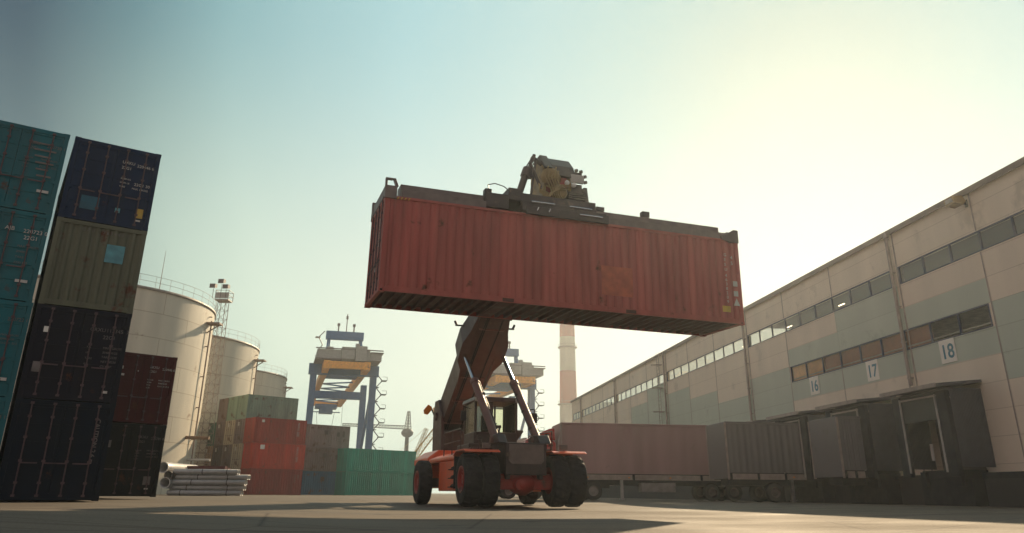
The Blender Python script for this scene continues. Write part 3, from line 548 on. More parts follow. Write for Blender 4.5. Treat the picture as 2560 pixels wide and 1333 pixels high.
tr_ = MB()
for x, y, z, h_ in ((-1.3, .7, 1.78, .5), (-1.2, .5, 1.78, .35), (1.1, .65, 1.78, .42), (1.25, .55, 1.78, .25), (-.75, .2, 2.28, .3), (.98, .2, 2.0, .35)): tr_.tube((x, y, z), (x+.05, y, z+h_), .035, 8); tr_.box(x-.06, x+.08, y-.05, y+.05, z+h_*.7, z+h_)
obj('valve_block', tr_, M['vdark'], rs)
for sx in (-1, 1):
    hr_ = MB(); x = sx*1.70
    hr_.path([(x, 1.6, 1.66), (x, 1.6, 2.55), (x, 4.2, 2.55), (x, 4.2, 1.66)], .022, 6); hr_.path([(x, 1.6, 2.15), (x, 4.2, 2.15)], .016, 6); hr_.tube((x, 2.9, 1.66), (x, 2.9, 2.55), .018, 6); obj('handrail', hr_, M['vdark'], rs)
    mf = MB(); mf.box(sx*1.52-.55, sx*1.52+.55, .97, 1.0, .55, 1.60); obj('mudflap', mf, M['sheltdark'], rs)
    mr_ = MB(); mr_.path([(sx*1.0-.2, 2.2, 3.3), (sx*1.35-.2, 1.95, 3.35), (sx*1.35-.2, 1.95, 3.15)], .018, 6); mr_.box(sx*1.35-.30, sx*1.35-.10, 1.92, 1.97, 2.85, 3.2); obj('mirror', mr_, M['sheltdark'], rs)
ex_ = MB(); ex_.tube((1.2, 6.9, 1.95), (1.2, 6.9, 2.7), .09, 12); ex_.tube((1.2, 6.9, 2.7), (1.2, 7.1, 2.85), .09, 12); obj('exhaust', ex_, M['rod'], rs)
# boom head and spreader
TB = HH; bx = 5.72
def HP(*a): return MB(T_H)
he = MB(T_H)   # local frame of the hanging container: x along it, y depth, z up from its floor
prof = [(1.5, TB+.80), (.60, TB+.80), (.50, TB+1.3), (.62, TB+1.95), (1.0, TB+2.30), (1.6, TB+2.26), (1.75, TB+1.75), (1.7, TB+1.2)]
he.prism(prof, bx-.50, bx-.40, 'x'); he.prism(prof, bx+.40, bx+.50, 'x')
heo = obj('boom_head', he, M['headcol'], rs, .02)
ho = MB(T_H); ho.prism([(.42, TB+1.62), (.55, TB+2.02), (.95, TB+2.42), (1.75, TB+2.36), (1.75, TB+2.28), (.98, TB+2.32), (.66, TB+1.98), (.54, TB+1.60)], bx-.20, bx+.60, 'x'); ho.prism([(.40, TB+1.85), (.95, TB+2.50), (1.6, TB+2.44), (1.6, TB+2.36), (.98, TB+2.40), (.52, TB+1.84)], bx-.48, bx-.21, 'x'); obj('head_cover', ho, M['headgrey'], heo, .02)
cn = MB(T_H); cn.lathe([(.36, 0), (.33, -.10), (.22, -.20), (.10, -.25), (0, -.25)], 24, 'y', (bx-.22, .58, TB+1.55)); cn.lathe([(.27, 0), (.27, -.14), (.17, -.2), (0, -.2)], 20, 'y', (bx+.02, .52, TB+1.02)); obj('slew_motor', cn, M['headcol'], heo)
inr = MB(T_H); inr.box(bx-.39, bx+.39, .75, 1.6, TB+.82, TB+2.0); inr.box(bx-.12, bx+.36, .55, .75, TB+1.20, TB+1.68); obj('head_frame', inr, M['vred'], heo, .03)
hy = MB(T_H)
for i in range(5):
    x = bx-.50+i*.09; hy.path([(x+.1, .32, TB+1.85-.12*(i % 3)), (x-.05+.02*i, .26, TB+1.45), (x+.10, .24, TB+1.15), (x-.02*i+.2, .28, TB+.88), (x+.32, .4, TB+.72)], .020, 6)
for i in range(4): hy.path([(bx-.60-.03*i, .5, TB+1.35+.05*i), (bx-.72, .30, TB+1.0-.04*i), (bx-.42, .24, TB+.86-.05*i), (bx-.05, .24, TB+1.02+.06*i), (bx+.35, .3, TB+1.12+.05*i)], .018, 6)
obj('hydraulic_hoses', hy, M['amberhose'], heo)
dm = MB(T_H)
dm.tube((4.36, .5, TB+.78), (4.60, .5, TB+1.55), .115, 14); dm.tube((4.56, .5, TB+1.42), (4.66, .5, TB+1.72), .16, 14); dm.box(4.60, 4.80, .40, .60, TB+1.40, TB+1.66)
dm.tube((4.62, .5, TB+1.6), (4.90, .6, TB+2.18), .05, 10); dm.tube((4.50, .42, TB+1.6), (4.82, .5, TB+2.18), .022, 6)
dm.tube((4.84, .6, TB+2.18), (5.30, .8, TB+2.08), .085, 10); dm.tube((4.88, .6, TB+2.1), (4.92, .6, TB+2.30), .06, 8)
dm.tube((4.72, .45, TB+1.92), (5.10, .45, TB+1.10), .055, 10); dm.tube((5.0, .45, TB+1.32), (5.14, .45, TB+.96), .035, 8); dm.tube((4.98, .6, TB+2.1), (4.78, .5, TB+.86), .04, 8)
obj('damper_cylinder', dm, M['boom'], heo)
lt = MB(T_H); lt.box(6.17, 6.64, .42, .54, TB+1.46, TB+1.74); obj('junction_box', lt, M['ltgrey'], heo, .01)
l2 = MB(T_H); l2.box(6.0, 6.62, .56, 1.3, TB+.80, TB+1.45); l2.box(6.30, 6.60, .50, .8, TB+1.74, TB+1.86)
for x, z in ((6.35, 1.9), (6.52, 1.88), (6.66, 1.72), (6.68, 1.52)): l2.tube((x, .5, TB+z), (x+.08, .5, TB+z+.03), .06, 8)
for i in range(8): l2.box(5.95+.02*i, 6.90-.035*i, .34+.01*i, .60, TB+.54+i*.075, TB+.585+i*.075)
l2.prism([(.30, TB+.5), (1.9, TB+.5), (1.8, TB+1.35), (.5, TB+1.35)], 6.66, 6.78, 'x')
obj('valve_cabinet', l2, M['headgrey'], heo, .01)
for x, z in ((6.02, 1.40), (6.26, 1.34)):
    l3 = MB(T_H); l3.lathe([(0, 0), (.085, 0), (.07, .07), (0, .09)], 14, 'y', (x, .40, TB+z)); obj('work_light', l3, M['white'], heo)
sp = MB(T_H)
sp.box(3.95, 6.95, .22, 2.26, TB+.46, TB+.74); sp.box(3.92, 4.30, .20, 2.2, TB+.60, TB+.86); sp.box(4.3, 7.2, -.05, 2.5, TB+.06, TB+.30); sp.box(3.14, 3.90, .10, 2.3, TB+.08, TB+.56); sp.box(3.12, 3.34, .14, .4, TB+.50, TB+.70)
sp.box(4.4, 7.25, -.12, -.05, TB-.06, TB+.22); sp.box(4.3, 6.9, .05, .20, TB+.32, TB+.44)
sp.lathe([(.75, 0), (.75, .10), (.60, .14), (.3, .14)], 28, 'z', (bx, 1.22, TB+.75))
spo = obj('spreader', sp, M['vdark'], rs, .015)
for y0_ in (.34, 1.58):
    for u0_, u1_ in ((.5, 3.14), (3.9, 4.0) if False else (7.0, HL-.50)):
        sb = MB(T_H); sb.box(u0_, u1_, y0_, y0_+.52, TB+.05, TB+.52)
        if y0_ < 1: sb.box(u0_, u1_, .05, .13, TB-.02, TB+.24)
        obj('telescopic_beam', sb, M['vgrey'], spo, .012)
for q_ in ((8.72, 8.98, .72), (7.02, 7.3, .66)): nb = MB(T_H); nb.box(q_[0], q_[1], .30, .5, TB+.53, TB+q_[2]); obj('sensor_block', nb, M['vdark'], spo)
for x0, x1 in ((-.02, .34), (HL-.36, HL+.02)):
    eb = MB(T_H); eb.box(x0+.02, x1-.02, .30, 2.14, TB+.03, TB+.34)
    eb.box(x0, x1, .10, .30, TB+.0, TB+.30); eb.box(x0, x1, 2.14, 2.34, TB+.0, TB+.30)
    for y0, y1 in ((-.03, .10), (2.34, 2.47)):
        if x0 < 1:   # corner plate with a round lifting eye
            eb.prism([(x0, TB-.10), (x1, TB-.10), (x1, TB+.30), (x0, TB+.30)], y0, y1, 'y')
            eb.box(x0, x0+.06, y0, y1, TB+.30, TB+.54); eb.prism([(x1-.04, TB+.30), (x1+.04, TB+.30), (x1-.06, TB+.54), (x1-.14, TB+.54)], y0, y1, 'y'); eb.box(x0+.06, x1-.14, y0, y1, TB+.49, TB+.54)
        else: eb.prism([(x0-.30, TB-.02), (x0-.30, TB+.12), (x0-.05, TB+.20), (x0+.20, TB+.36), (x1, TB+.36), (x1, TB-.10), (x0, TB-.10)], y0, y1, 'y')
    obj('end_beam', eb, M['vgrey'] if x0 < 1 else M['boom'], spo, .01)
lh = MB(T_H); lh.path([(3.25, .2, TB+.70), (3.22, .2, TB+.84), (3.45, .2, TB+.92), (3.75, .2, TB+.86), (3.95, .2, TB+.72)], .016, 6); obj('hose_loop', lh, M['vdark'], spo)
for x0, z0 in ((4.6, .40), (5.9, .40), (6.2, .12)):
    lh = MB(T_H); lh.tube((x0, -.02 if z0 > .3 else -.15, TB+z0), (x0+.8, -.02 if z0 > .3 else -.15, TB+z0), .03, 8); obj('side_shift_rod', lh, M['chrome'], spo)
for x0 in (4.75, 5.15):
    lh = MB(T_H); lh.tube((x0, -.15, TB+.06), (x0+.05, -.15, TB+.18), .02, 6); obj('lock_pin', lh, M['chrome'], spo)
# ---------------------------------------------------------------- warehouse
def added_skylight_mat():
    m = bpy.data.materials.new('added_rooflight_sheet'); m.use_nodes = True; nt = m.node_tree; nt.nodes.clear()
    t = N(nt, 'ShaderNodeBsdfTransparent'); t.inputs[0].default_value = (.85,.88,.84,1); d = N(nt, 'ShaderNodeBsdfTranslucent'); d.inputs[0].default_value = (.8,.8,.75,1)
    x = N(nt, 'ShaderNodeMixShader'); x.inputs[0].default_value = .35; nt.links.new(t.outputs[0], x.inputs[1]); nt.links.new(d.outputs[0], x.inputs[2])
    o = N(nt, 'ShaderNodeOutputMaterial'); nt.links.new(x.outputs[0], o.inputs[0]); return m
wh = thing('warehouse', 'long beige warehouse with teal panels, ribbon windows and numbered docks', 'warehouse', (21, 10, 0), R(90)+WH)
S0, S1, ZT = -30., 96.4, 12.0
UW = (9.40, 10.22); LW = (6.45, 7.35)
bays = [24.6+16.5*k for k in range(-3, 6)]
panes_u = []
for b0, b1 in zip(bays, bays[1:]):
    if b0 < 91: panes_u.append((b0+.30, min(b1, S1-.5)-.30))
holes = [(a, b, UW[0], UW[1]) for a, b in panes_u] + [(19.25, 35.5, LW[0], LW[1])]
holes = [h for h in holes if h[1] < 92 or True]
teal = [(19.1,24.6,7.35,8.33),(24.6,30.1,7.35,9.40),(30.1,35.6,7.35,8.33),(35.6,41.1,4.43,7.38),(S0,19.1,4.43,7.38),(19.1,35.6,5.43,6.45),
        (52.1,57.6,4.43,8.33),(46.6,52.1,4.43,7.35),(41.1,46.6,4.43,6.45),(57.6,63.1,4.43,9.40),(63.1,68.6,4.43,8.33)]
ss = sorted(set([S0, S1] + [x for h in holes for x in h[:2]] + [x for t_ in teal for x in t_[:2]])); zs = sorted(set([0, ZT] + [x for h in holes for x in h[2:]] + [x for t_ in teal for x in t_[2:]]))
wm = MB()
for a, b in zip(ss, ss[1:]):
    for c_, d_ in zip(zs, zs[1:]):
        mx_, mz_ = (a+b)/2, (c_+d_)/2
        if any(h[0] < mx_ < h[1] and h[2] < mz_ < h[3] for h in holes): continue
        k = 1 if any(t_[0] < mx_ < t_[1] and t_[2] < mz_ < t_[3] for t_ in teal) else 0
        wm.add([(a,0,c_),(b,0,c_),(b,0,d_),(a,0,d_)], [(0,1,2,3)], k)
for h in holes:
    a, b, c_, d_ = h
    wm.add([(a,0,c_),(b,0,c_),(b,-.25,c_),(a,-.25,c_)], [(0,1,2,3)]); wm.add([(a,0,d_),(b,0,d_),(b,-.25,d_),(a,-.25,d_)], [(0,1,2,3)])
    wm.add([(a,0,c_),(a,0,d_),(a,-.25,d_),(a,-.25,c_)], [(0,1,2,3)]); wm.add([(b,0,c_),(b,0,d_),(b,-.25,d_),(b,-.25,c_)], [(0,1,2,3)])
wm.add([(S1,0,0),(S1,0,ZT),(S1,-40,ZT),(S1,-40,0)], [(0,1,2,3)]); wm.add([(S0,0,0),(S0,0,ZT),(S0,-40,ZT),(S0,-40,0)], [(0,1,2,3)])
wm.add([(S0,-40,0),(S1,-40,0),(S1,-40,ZT),(S0,-40,ZT)], [(0,1,2,3)])
obj('wall', wm, [M['wall'], M['wallteal']], wh)
rf = MB(); rf.box(S0-.1, 46, -40, -.1, ZT-.12, ZT-.02); rf.box(46, S1+.1, -.35, -.1, ZT-.12, ZT-.02); rf.box(46, S1+.1, -40, -9, ZT-.12, ZT-.02); rf.box(S0-.12, S1+.12, -.10, .10, ZT-.10, ZT+.06); obj('roof', rf, M['trimd'], wh)  # roof left open over the far bays so daylight reaches their windows
sk = MB(); sk.add([(46,-9,ZT-.05),(S1,-9,ZT-.05),(S1,-.35,ZT-.05),(46,-.35,ZT-.05)], [(0,1,2,3)]); obj('added_skylight', sk, added_skylight_mat(), wh)  # unseen rooflight, added so daylight brightens the far ribbon windows
ft = MB(); ft.box(S0-.12, S1+.12, .10, .16, ZT-.22, ZT+.02); obj('gutter', ft, M['trimd'], wh)
inr = MB(); inr.box(S0+.2, S1-.2, -14, -13.8, 0, ZT-.2); inr.box(S0+.2, S1-.2, -13.8, -.3, 5.6, 5.7); inr.box(S0+.2, S1-.2, -13.8, -.3, 8.45, 8.55); obj('interior_wall', inr, M['wall_in'] if 'wall_in' in M else M.setdefault('wall_in', mat('interior_paint', (.74,.70,.62), rough=.8)), wh)
M['glass_clear'] = glass('lower_window_glass', (.92,.92,.88), .02, .22, .05)
def winstrip(a, b, z0, z1, gm=None):
    n = round((b-a)/1.83); f = MB(); p = (b-a)/n
    f.box(a, b, -.06, .02, z0, z0+.05); f.box(a, b, -.06, .02, z1-.05, z1)
    for i in range(n+1):
        x = min(max(a+i*p, a+.035), b-.035); f.box(x-.035, x+.035, -.06, .018, z0+.05, z1-.05)
    fo = obj('window', f, M['framed'], wh)
    for i in range(n):
        g_ = MB(); x0, x1 = a+i*p+.035, a+(i+1)*p-.035; g_.add([(x0,-.03,z0+.05),(x1,-.03,z0+.05),(x1,-.03,z1-.05),(x0,-.03,z1-.05)], [(3,2,1,0)]); obj('pane', g_, gm or M['glass'], fo)
for a, b in panes_u: winstrip(a, b, *UW)
winstrip(19.25, 35.5, *LW, M['glass_clear'])
for bi_, (b0_, b1_, c_) in enumerate(((33.75, 35.4, (.85,.58,.32)), (31.95, 33.65, (.70,.42,.20)), (22.9, 31.85, (.34,.15,.09)))):
    bl = MB(); bl.box(b0_, b1_, -.14, -.11, 6.5, 7.30); obj('window_blind', bl, mat('blind_cloth_%s' % ('light', 'tan', 'brown')[bi_], c_, rough=.9, var=.15), wh)
rl = MB(); rl.box(19.3, 35.4, -.105, -.07, 6.60, 6.66); obj('inner_rail', rl, M['ltgrey'], wh)
for b in bays[2:]:
    if b > S1: continue
    dp = MB(); dp.tube((b, .14, 4.9 if b < 25 else 0.3), (b, .14, ZT-.35), .075, 10); dp.tube((b, .14, ZT-.35), (b, .06, ZT-.05), .12, 10)
    z = 5.2
    while z < ZT-.5: dp.box(b-.10, b+.10, -.0, .2, z, z+.05); z += 1.6
    obj('downpipe', dp, M['pipe'], wh)
    for o_ in (-.26, .26): pl_ = MB(); pl_.box(b+o_-.04, b+o_+.04, .002, .03, 0, ZT-.1); obj('cover_strip', pl_, M['pipe'], wh)
s_ = 2.6
while s_ < S1:
    if min(abs(s_-b) for b in bays) > 1:
        for za_, zb_ in ((0, UW[0]-.02) if not 19.2 < s_ < 35.5 else (0, LW[0]-.02), (UW[1]+.02, ZT-.1)): sm = MB(); sm.box(s_-.03, s_+.03, .002, .012, za_, zb_); obj('joint_strip', sm, M['pipe'], wh)
    s_ += 5.5
ld = MB()
for x in (57.9+.55, 57.9+1.15): ld.tube((x, .28, 3), (x, .28, ZT+.1), .03, 6)
z = 3.0
while z < ZT: ld.tube((58.45, .28, z), (59.05, .28, z), .018, 5); z += .33
for z in (5, 7, 9, 11): ld.box(58.4, 59.1, .0, .3, z, z+.05); ld.lathe([(.38, 0), (.38, .05)], 14, 'z', (58.75, .55, z))
obj('ladder', ld, M['pipe'], wh)
fl_ = thing('floodlight', 'small floodlight bracketed high on the warehouse wall near the roof edge', 'floodlight', (0,0,0)); fl_.parent = None
Mw = Matrix.Translation((21, 10, 0)) @ Matrix.Rotation(R(90)+WH, 4, 'Z')
fl_.matrix_world = Mw @ Matrix.Translation((19.3, 0, 11.45))
f = MB(); f.prism([(.75, -.05), (.80, .22), (.35, .26), (.22, .05), (.35, -.12)], -.28, .28, 'x'); obj('housing', f, M['headcol'], fl_, .02)
f = MB(); f.box(-.03, .03, 0, .38, -.02, .08); f.box(-.08, .08, 0, .03, -.12, .18); obj('bracket', f, M['vdark'], fl_)
f = MB(); f.add([(-.2, .762, -.0), (.2, .762, -.0), (.2, .80, .17), (-.2, .80, .17)], [(0,1,2,3)]); f.box(-.22, .22, .77, .80, .0, .02); obj('lens', f, M['ltgrey'], fl_)
# interior ceiling lamps seen through the ribbon windows
for s_, z_ in ((16.9, 9.95), (20.5, 9.55), (25.1, 9.5), (36.4, 9.92), (30.5, 9.9), (43, 9.9)):
    la = MB(); la.box(s_-.30, s_+.25, -.75, -.68, z_, z_+.03); obj('ceiling_lamp', la, M['lamp'], wh)
nums = [('16', 33.0), ('17', 27.45), ('18', 22.0)]
for n_, s_ in nums:
    t = thing('number_sign', 'square white board with the blue number %s above its dock' % n_, 'sign', (0,0,0), group='dock number signs'); t.matrix_world = Mw @ Matrix.Translation((s_, .014, 5.50))
    b = MB(); b.box(-.48, .48, 0, .02, 0, .95); obj('board', b, M['num_board'], t, .01)
    text(n_, .82, M['numblue'], t, Matrix.Translation((.0, .024, .18)) @ Matrix(((-1,0,0,0),(0,0,1,0),(0,1,0,0),(0,0,0,1))), 'numeral', .004, .012, 'CENTER')
# dock shelters
for n_, sc_, lab in (('18', 22.3, 'open'), ('17', 27.8, 'trailer'), ('16', 33.3, 'trailer'), ('15', 38.8, 'trailer')):
    t = thing('dock_shelter', {'18': 'nearest corrugated dock shelter with an empty door below the number 18', '17': 'corrugated dock shelter below the number 17', '16': 'dock shelter below the number 16, mostly behind the short grey trailer', '15': 'dock shelter behind the long curtain trailer'}[n_], 'dock shelter', (0,0,0), group='dock shelters')
    t.matrix_world = Mw @ Matrix.Translation((sc_, 0.003, 0))
    Wd, Dp = 1.72, 1.62
    for sx in (-1, 1):
        cs = MB(); x = sx*Wd; n = 22; pts = []
        for i in range(n):
            y0 = .01+(Dp-.25)*i/n; pp = (Dp-.25)/n; pts += [(y0, 0), (y0+pp*.35, 0), (y0+pp*.5, .035), (y0+pp*.85, .035)]
        pts.append((Dp-.24, 0)); vs = [(x+sx*d, y, z) for z in (1.38, 4.22) for (y, d) in pts]; k = len(pts)
        cs.add(vs, [(i, i+1, k+i+1, k+i) for i in range(k-1)]); obj('side_wall', cs, M['shelter'], t)
        fc = MB(); fc.box(min(x, x-sx*.55), max(x, x-sx*.55), Dp-.24, Dp-.05, 1.05, 4.2); obj('side_curtain', fc, M['sheltdark'], t, .02)
        tr = MB(); tr.box(x-sx*.60-.03, x-sx*.60+.03, Dp-.05, Dp, 1.2, 4.1); obj('edge_trim', tr, M['ltgrey'], t)
        gd = MB(); gd.box(x-sx*.80-.05, x-sx*.80+.05, .6, .68, 1.7, 2.35); obj('guide_strip', gd, M['white'], t)
    rf = MB(); rf.prism([(.0, 4.50), (Dp+.35, 4.30), (Dp+.35, 4.42), (.0, 4.62)], -Wd-.12, Wd+.12, 'x'); rf.box(-Wd, Wd, .01, Dp-.06, 4.20, 4.28); obj('roof', rf, M['shelter'], t)
    rt = MB(); rt.box(-Wd-.12, Wd+.12, Dp+.35, Dp+.38, 4.28, 4.44); obj('roof_trim', rt, M['pipe'], t)
    hcu = MB(); hcu.box(-Wd+.5, Wd-.5, Dp-.22, Dp-.12, 3.15, 4.18); obj('head_curtain', hcu, M['flap'], t)
    tt = MB(); tt.box(-Wd+.57, Wd-.57, Dp-.12, Dp-.07, 4.02, 4.08); obj('edge_trim', tt, M['ltgrey'], t)
    dr = MB(); dr.box(-1.2, 1.2, .01, .08, 1.3, 4.1)
    for q in range(5): dr.box(-1.15, 1.15, .08, .10, 1.35+q*.55, 1.80+q*.55)
    obj('dock_door', dr, M['door'], t)
    lv = MB(); lv.box(-1.25, 1.25, .01, 1.0, 1.0, 1.30); lv.box(-1.2, -.9, 1.0, 1.14, .7, 1.25); lv.box(.9, 1.2, 1.0, 1.14, .7, 1.25); lv.box(-1.5, 1.5, .01, .95, 0, .999); obj('dock_leveller', lv, M['sheltdark'], t)
bs = thing('loading_ramp', 'dark concrete plinth along the foot of the warehouse wall past dock 18', 'plinth', (0,0,0)); bs.matrix_world = Mw
b = MB(); b.box(S0, 20.2, .004, .9, 0, 1.15); obj('plinth', b, M['bitumen'], bs)
b = MB(); b.box(20.2, S1, .004, .3, 0, 1.18); obj('base_course', b, M['bitumen'], bs)
b = MB(); b.box(S0, 20.2, .9, .94, .95, 1.17); obj('bumper_rail', b, M['sheltdark'], bs)
# ---------------------------------------------------------------- trailers and trucks
def W2(s, d): p = Vector((21, 10)) + wr_*s + wd_*d; return p
def trailer(label, s0, d0, d1, zt, m, wheels_d, front=True):
    # local x along wall-normal outwards (d), y along the wall (s, away)
    t = thing('box_trailer', label, 'trailer', (0,0,0), group='trailers backed into the docks'); t.matrix_world = Mw @ Matrix.Translation((s0, 0, 0)) @ Matrix(((0,1,0,0),(1,0,0,0),(0,0,1,0),(0,0,0,1)))
    # mirrored axes are avoided: rebuild with proper rotation
    t.matrix_world = Matrix.Translation((*W2(s0, 0), 0)) @ Matrix.Rotation(math.pi+WH, 4, 'Z')   # local x -> outward, local y -> -s
    W = 2.5
    def y(v): return -v    # v = distance along the wall away from camera
    b = MB(); n = 14; zb = 1.42
    # curtain side facing the camera: slight billows
    pts = [(d0+(d1-d0)*i/(n*4), .018*math.sin(i*math.pi/2+.6)+.012*math.sin(i*.9)) for i in range(n*4+1)]
    vs = [(x, o, z) for z in (zb, zt-.08) for x, o in pts]; k = len(pts); b.add(vs, [(i, i+1, k+i+1, k+i) for i in range(k-1)], 0, True)
    obj('curtain', b, m, t)
    f = MB(); f.box(d0, d1, y(W), y(.05), zt-.10, zt-.0); f.box(d0, d1, -.055, .05, zt-.09, zt+.01)
    f.box(d1-.08, d1+.02, y(W), .03, zb-.3, zt-.02); f.box(d0, d0+.05, y(W), y(.05), zb, zt-.1); f.box(d0, d1-.08, y(W), y(W)+.05, zb, zt-.1)
    obj('body', f, m, t, .02)
    if front:
        
        for ya_, yb_ in ((.03, .06), (y(W)-.02, y(W)+.04)): e = MB(); e.box(d1-.05, d1+.05, ya_, yb_, zb-.35, zt-.05); obj('corner_post', e, M['pipe'], t)
    ch = MB(); ch.box(d0+.1, d1-.2, y(W)+.05, -.05, zb-.32, zb-.02); ch.box(d0+.3, d1-.3, y(1.8), y(.7), .8, zb-.32); obj('chassis', ch, M['sheltdark'], t)
    q = d0+.15; seg = (d1-d0-.3)/3
    for i in range(3):
        g_ = MB(); g_.box(q+.08, q+seg-.08, -.05, .02, zb-.34, zb-.06); obj('side_board', g_, M['pipe'], t); q += seg
    for i in range(int((d1-d0)/2.4)):
        ml = MB(); ml.box(d0+1.2+i*2.4-.05, d0+1.2+i*2.4+.05, .02, .035, zb-.24, zb-.18); obj('marker_lamp', ml, M['amber'], t)
    for wd__ in wheels_d:
        for yy, sgn in ((.28, 1), (W-.28, -1)):
            w_ = MB(); r_ = .48; w_.lathe([(.26, -.15), (r_*.85, -.17), (r_, -.12), (r_, .12), (r_*.85, .17), (.26, .15)], 28, 'y', (wd__, y(yy), r_)); wo_ = obj('wheel', w_, M['tyre'], t)
            h_ = MB(); h_.lathe([(0, .06), (.12, .06), (.16, .02), (.27, .02), (.28, .13)], 20, 'y', (wd__, y(yy), r_)); obj('rim', h_, M['rod'], wo_)
    if d1-d0 < 3: return t
    u = MB(); u.box(d1-3.6, d1-3.45, -.45, -.3, .12, zb-.3); u.box(d1-3.65, d1-3.4, -.5, -.25, .03, .12); obj('landing_leg', u, M['steel'], t)
    if d1-d0 > 8:
        u = MB(); u.box(d1-6.6, d1-4.6, -.7, -.1, .45, .95)
        for i in range(3): u.box(d1-6.5+i*.6, d1-6.02+i*.6, -.098, -.07, .5, .9)
        obj('pallet_box', u, M['grey'], t)
    return t
trailer('long mauve grey curtain trailer behind the reach stacker, coupled to the red tractor', 37.45, 1.0, 13.27, 4.14, M['tarp'], (3.2, 4.5))
trailer('short dark grey trailer backed into dock 16, right of the long mauve one', 32.25, 1.0, 5.69, 3.90, M['tarp2'], (3.2,))
trailer('trailer backed deep into dock 17, only its pale front showing', 26.55, 1.0, 2.75, 3.72, M['tarp2'], ())
def tractor(name, label, s0, d0, m, gm, scale=1.):
    t = thing(name, label, 'truck', (0,0,0)); t.matrix_world = Matrix.Translation((*W2(s0, d0), 0)) @ Matrix.Rotation(math.pi+WH, 4, 'Z')
    W = 2.5
    b = MB(); b.prism([(0, 1.0), (0, 3.0), (.15, 3.15), (1.75, 3.1), (2.15, 2.2), (2.22, 1.3), (2.15, .55), (.6, .55), (.6, 1.0)], -W, 0, 'y'); bo_ = obj('cab', b, m, t, .05)
    r_ = MB(); r_.prism([(0, 3.17), (.05, 3.85), (.35, 3.80), (1.15, 3.45), (1.72, 3.15)], -W+.15, -.15, 'y'); obj('roof_deflector', r_, m, t, .05)
    g_ = MB(); g_.add([(.95, .004, 2.05), (2.02, .004, 2.05), (1.72, .004, 2.85), (.95, .004, 2.9)], [(0,1,2,3)]); g_.add([(1.80, -.2, 3.02), (1.80, -W+.2, 3.02), (2.16, -W+.2, 2.22), (2.16, -.2, 2.22)], [(0,1,2,3)]); obj('window', g_, gm, bo_)
    d_ = MB(); d_.box(.86, .90, .0, .012, 1.0, 2.95); d_.box(2.05, 2.09, .0, .012, 1.0, 2.1); d_.box(.90, 2.05, .0, .012, .96, 1.0); obj('door_seam', d_, M['sheltdark'], bo_)
    m_ = MB(); m_.box(1.95, 2.08, .02, .30, 2.05, 2.62); obj('mirror', m_, M['sheltdark'], bo_, .02)
    bp_ = MB(); bp_.box(2.1, 2.3, -W, .0, .35, .85); obj('bumper', bp_, M['grey'], t, .04)
    for x in (1.25,-2.1):
        for yy in (-.17, -W+.17):
            w_ = MB(); w_.lathe([(.28, -.15), (.42, -.17), (.5, -.12), (.5, .12), (.42, .17), (.28, .15)], 28, 'y', (x, yy, .5)); wo_ = obj('wheel', w_, M['black'], t)
            h_ = MB(); h_.lathe([(0, .08), (.12, .08), (.16, .02), (.28, .02), (.29, .13)], 20, 'y', (x, yy, .5)); obj('rim', h_, M['grey'], wo_)
    c_ = MB(); c_.box(-3.2, .6, -W+.75, -.75, .65, .95); c_.box(-1.5, -.8, -.6, -.1, .5, 1.0); obj('chassis', c_, M['sheltdark'], t)
    e_ = MB(); e_.tube((-.22, -.3, .9), (-.22, -.3, 3.2), .09, 12); e_.box(-.35, -.1, -.9, -.5, 1.2, 1.9); e_.tube((-.22,-.3,3.2), (-.32,-.3,3.5), .06, 10); obj('exhaust_stack', e_, M['steel'], t)
    return t
tractor('tractor_unit', 'red tractor unit coupled to the long mauve trailer, half hidden by the reach stacker', 37.5, 13.55, M['truckred'], M['glass'])
tractor('tractor_unit', 'pale silver truck cab just beyond the red tractor unit', 45.5, 13.9, M['truckgrey'], M['glass'])
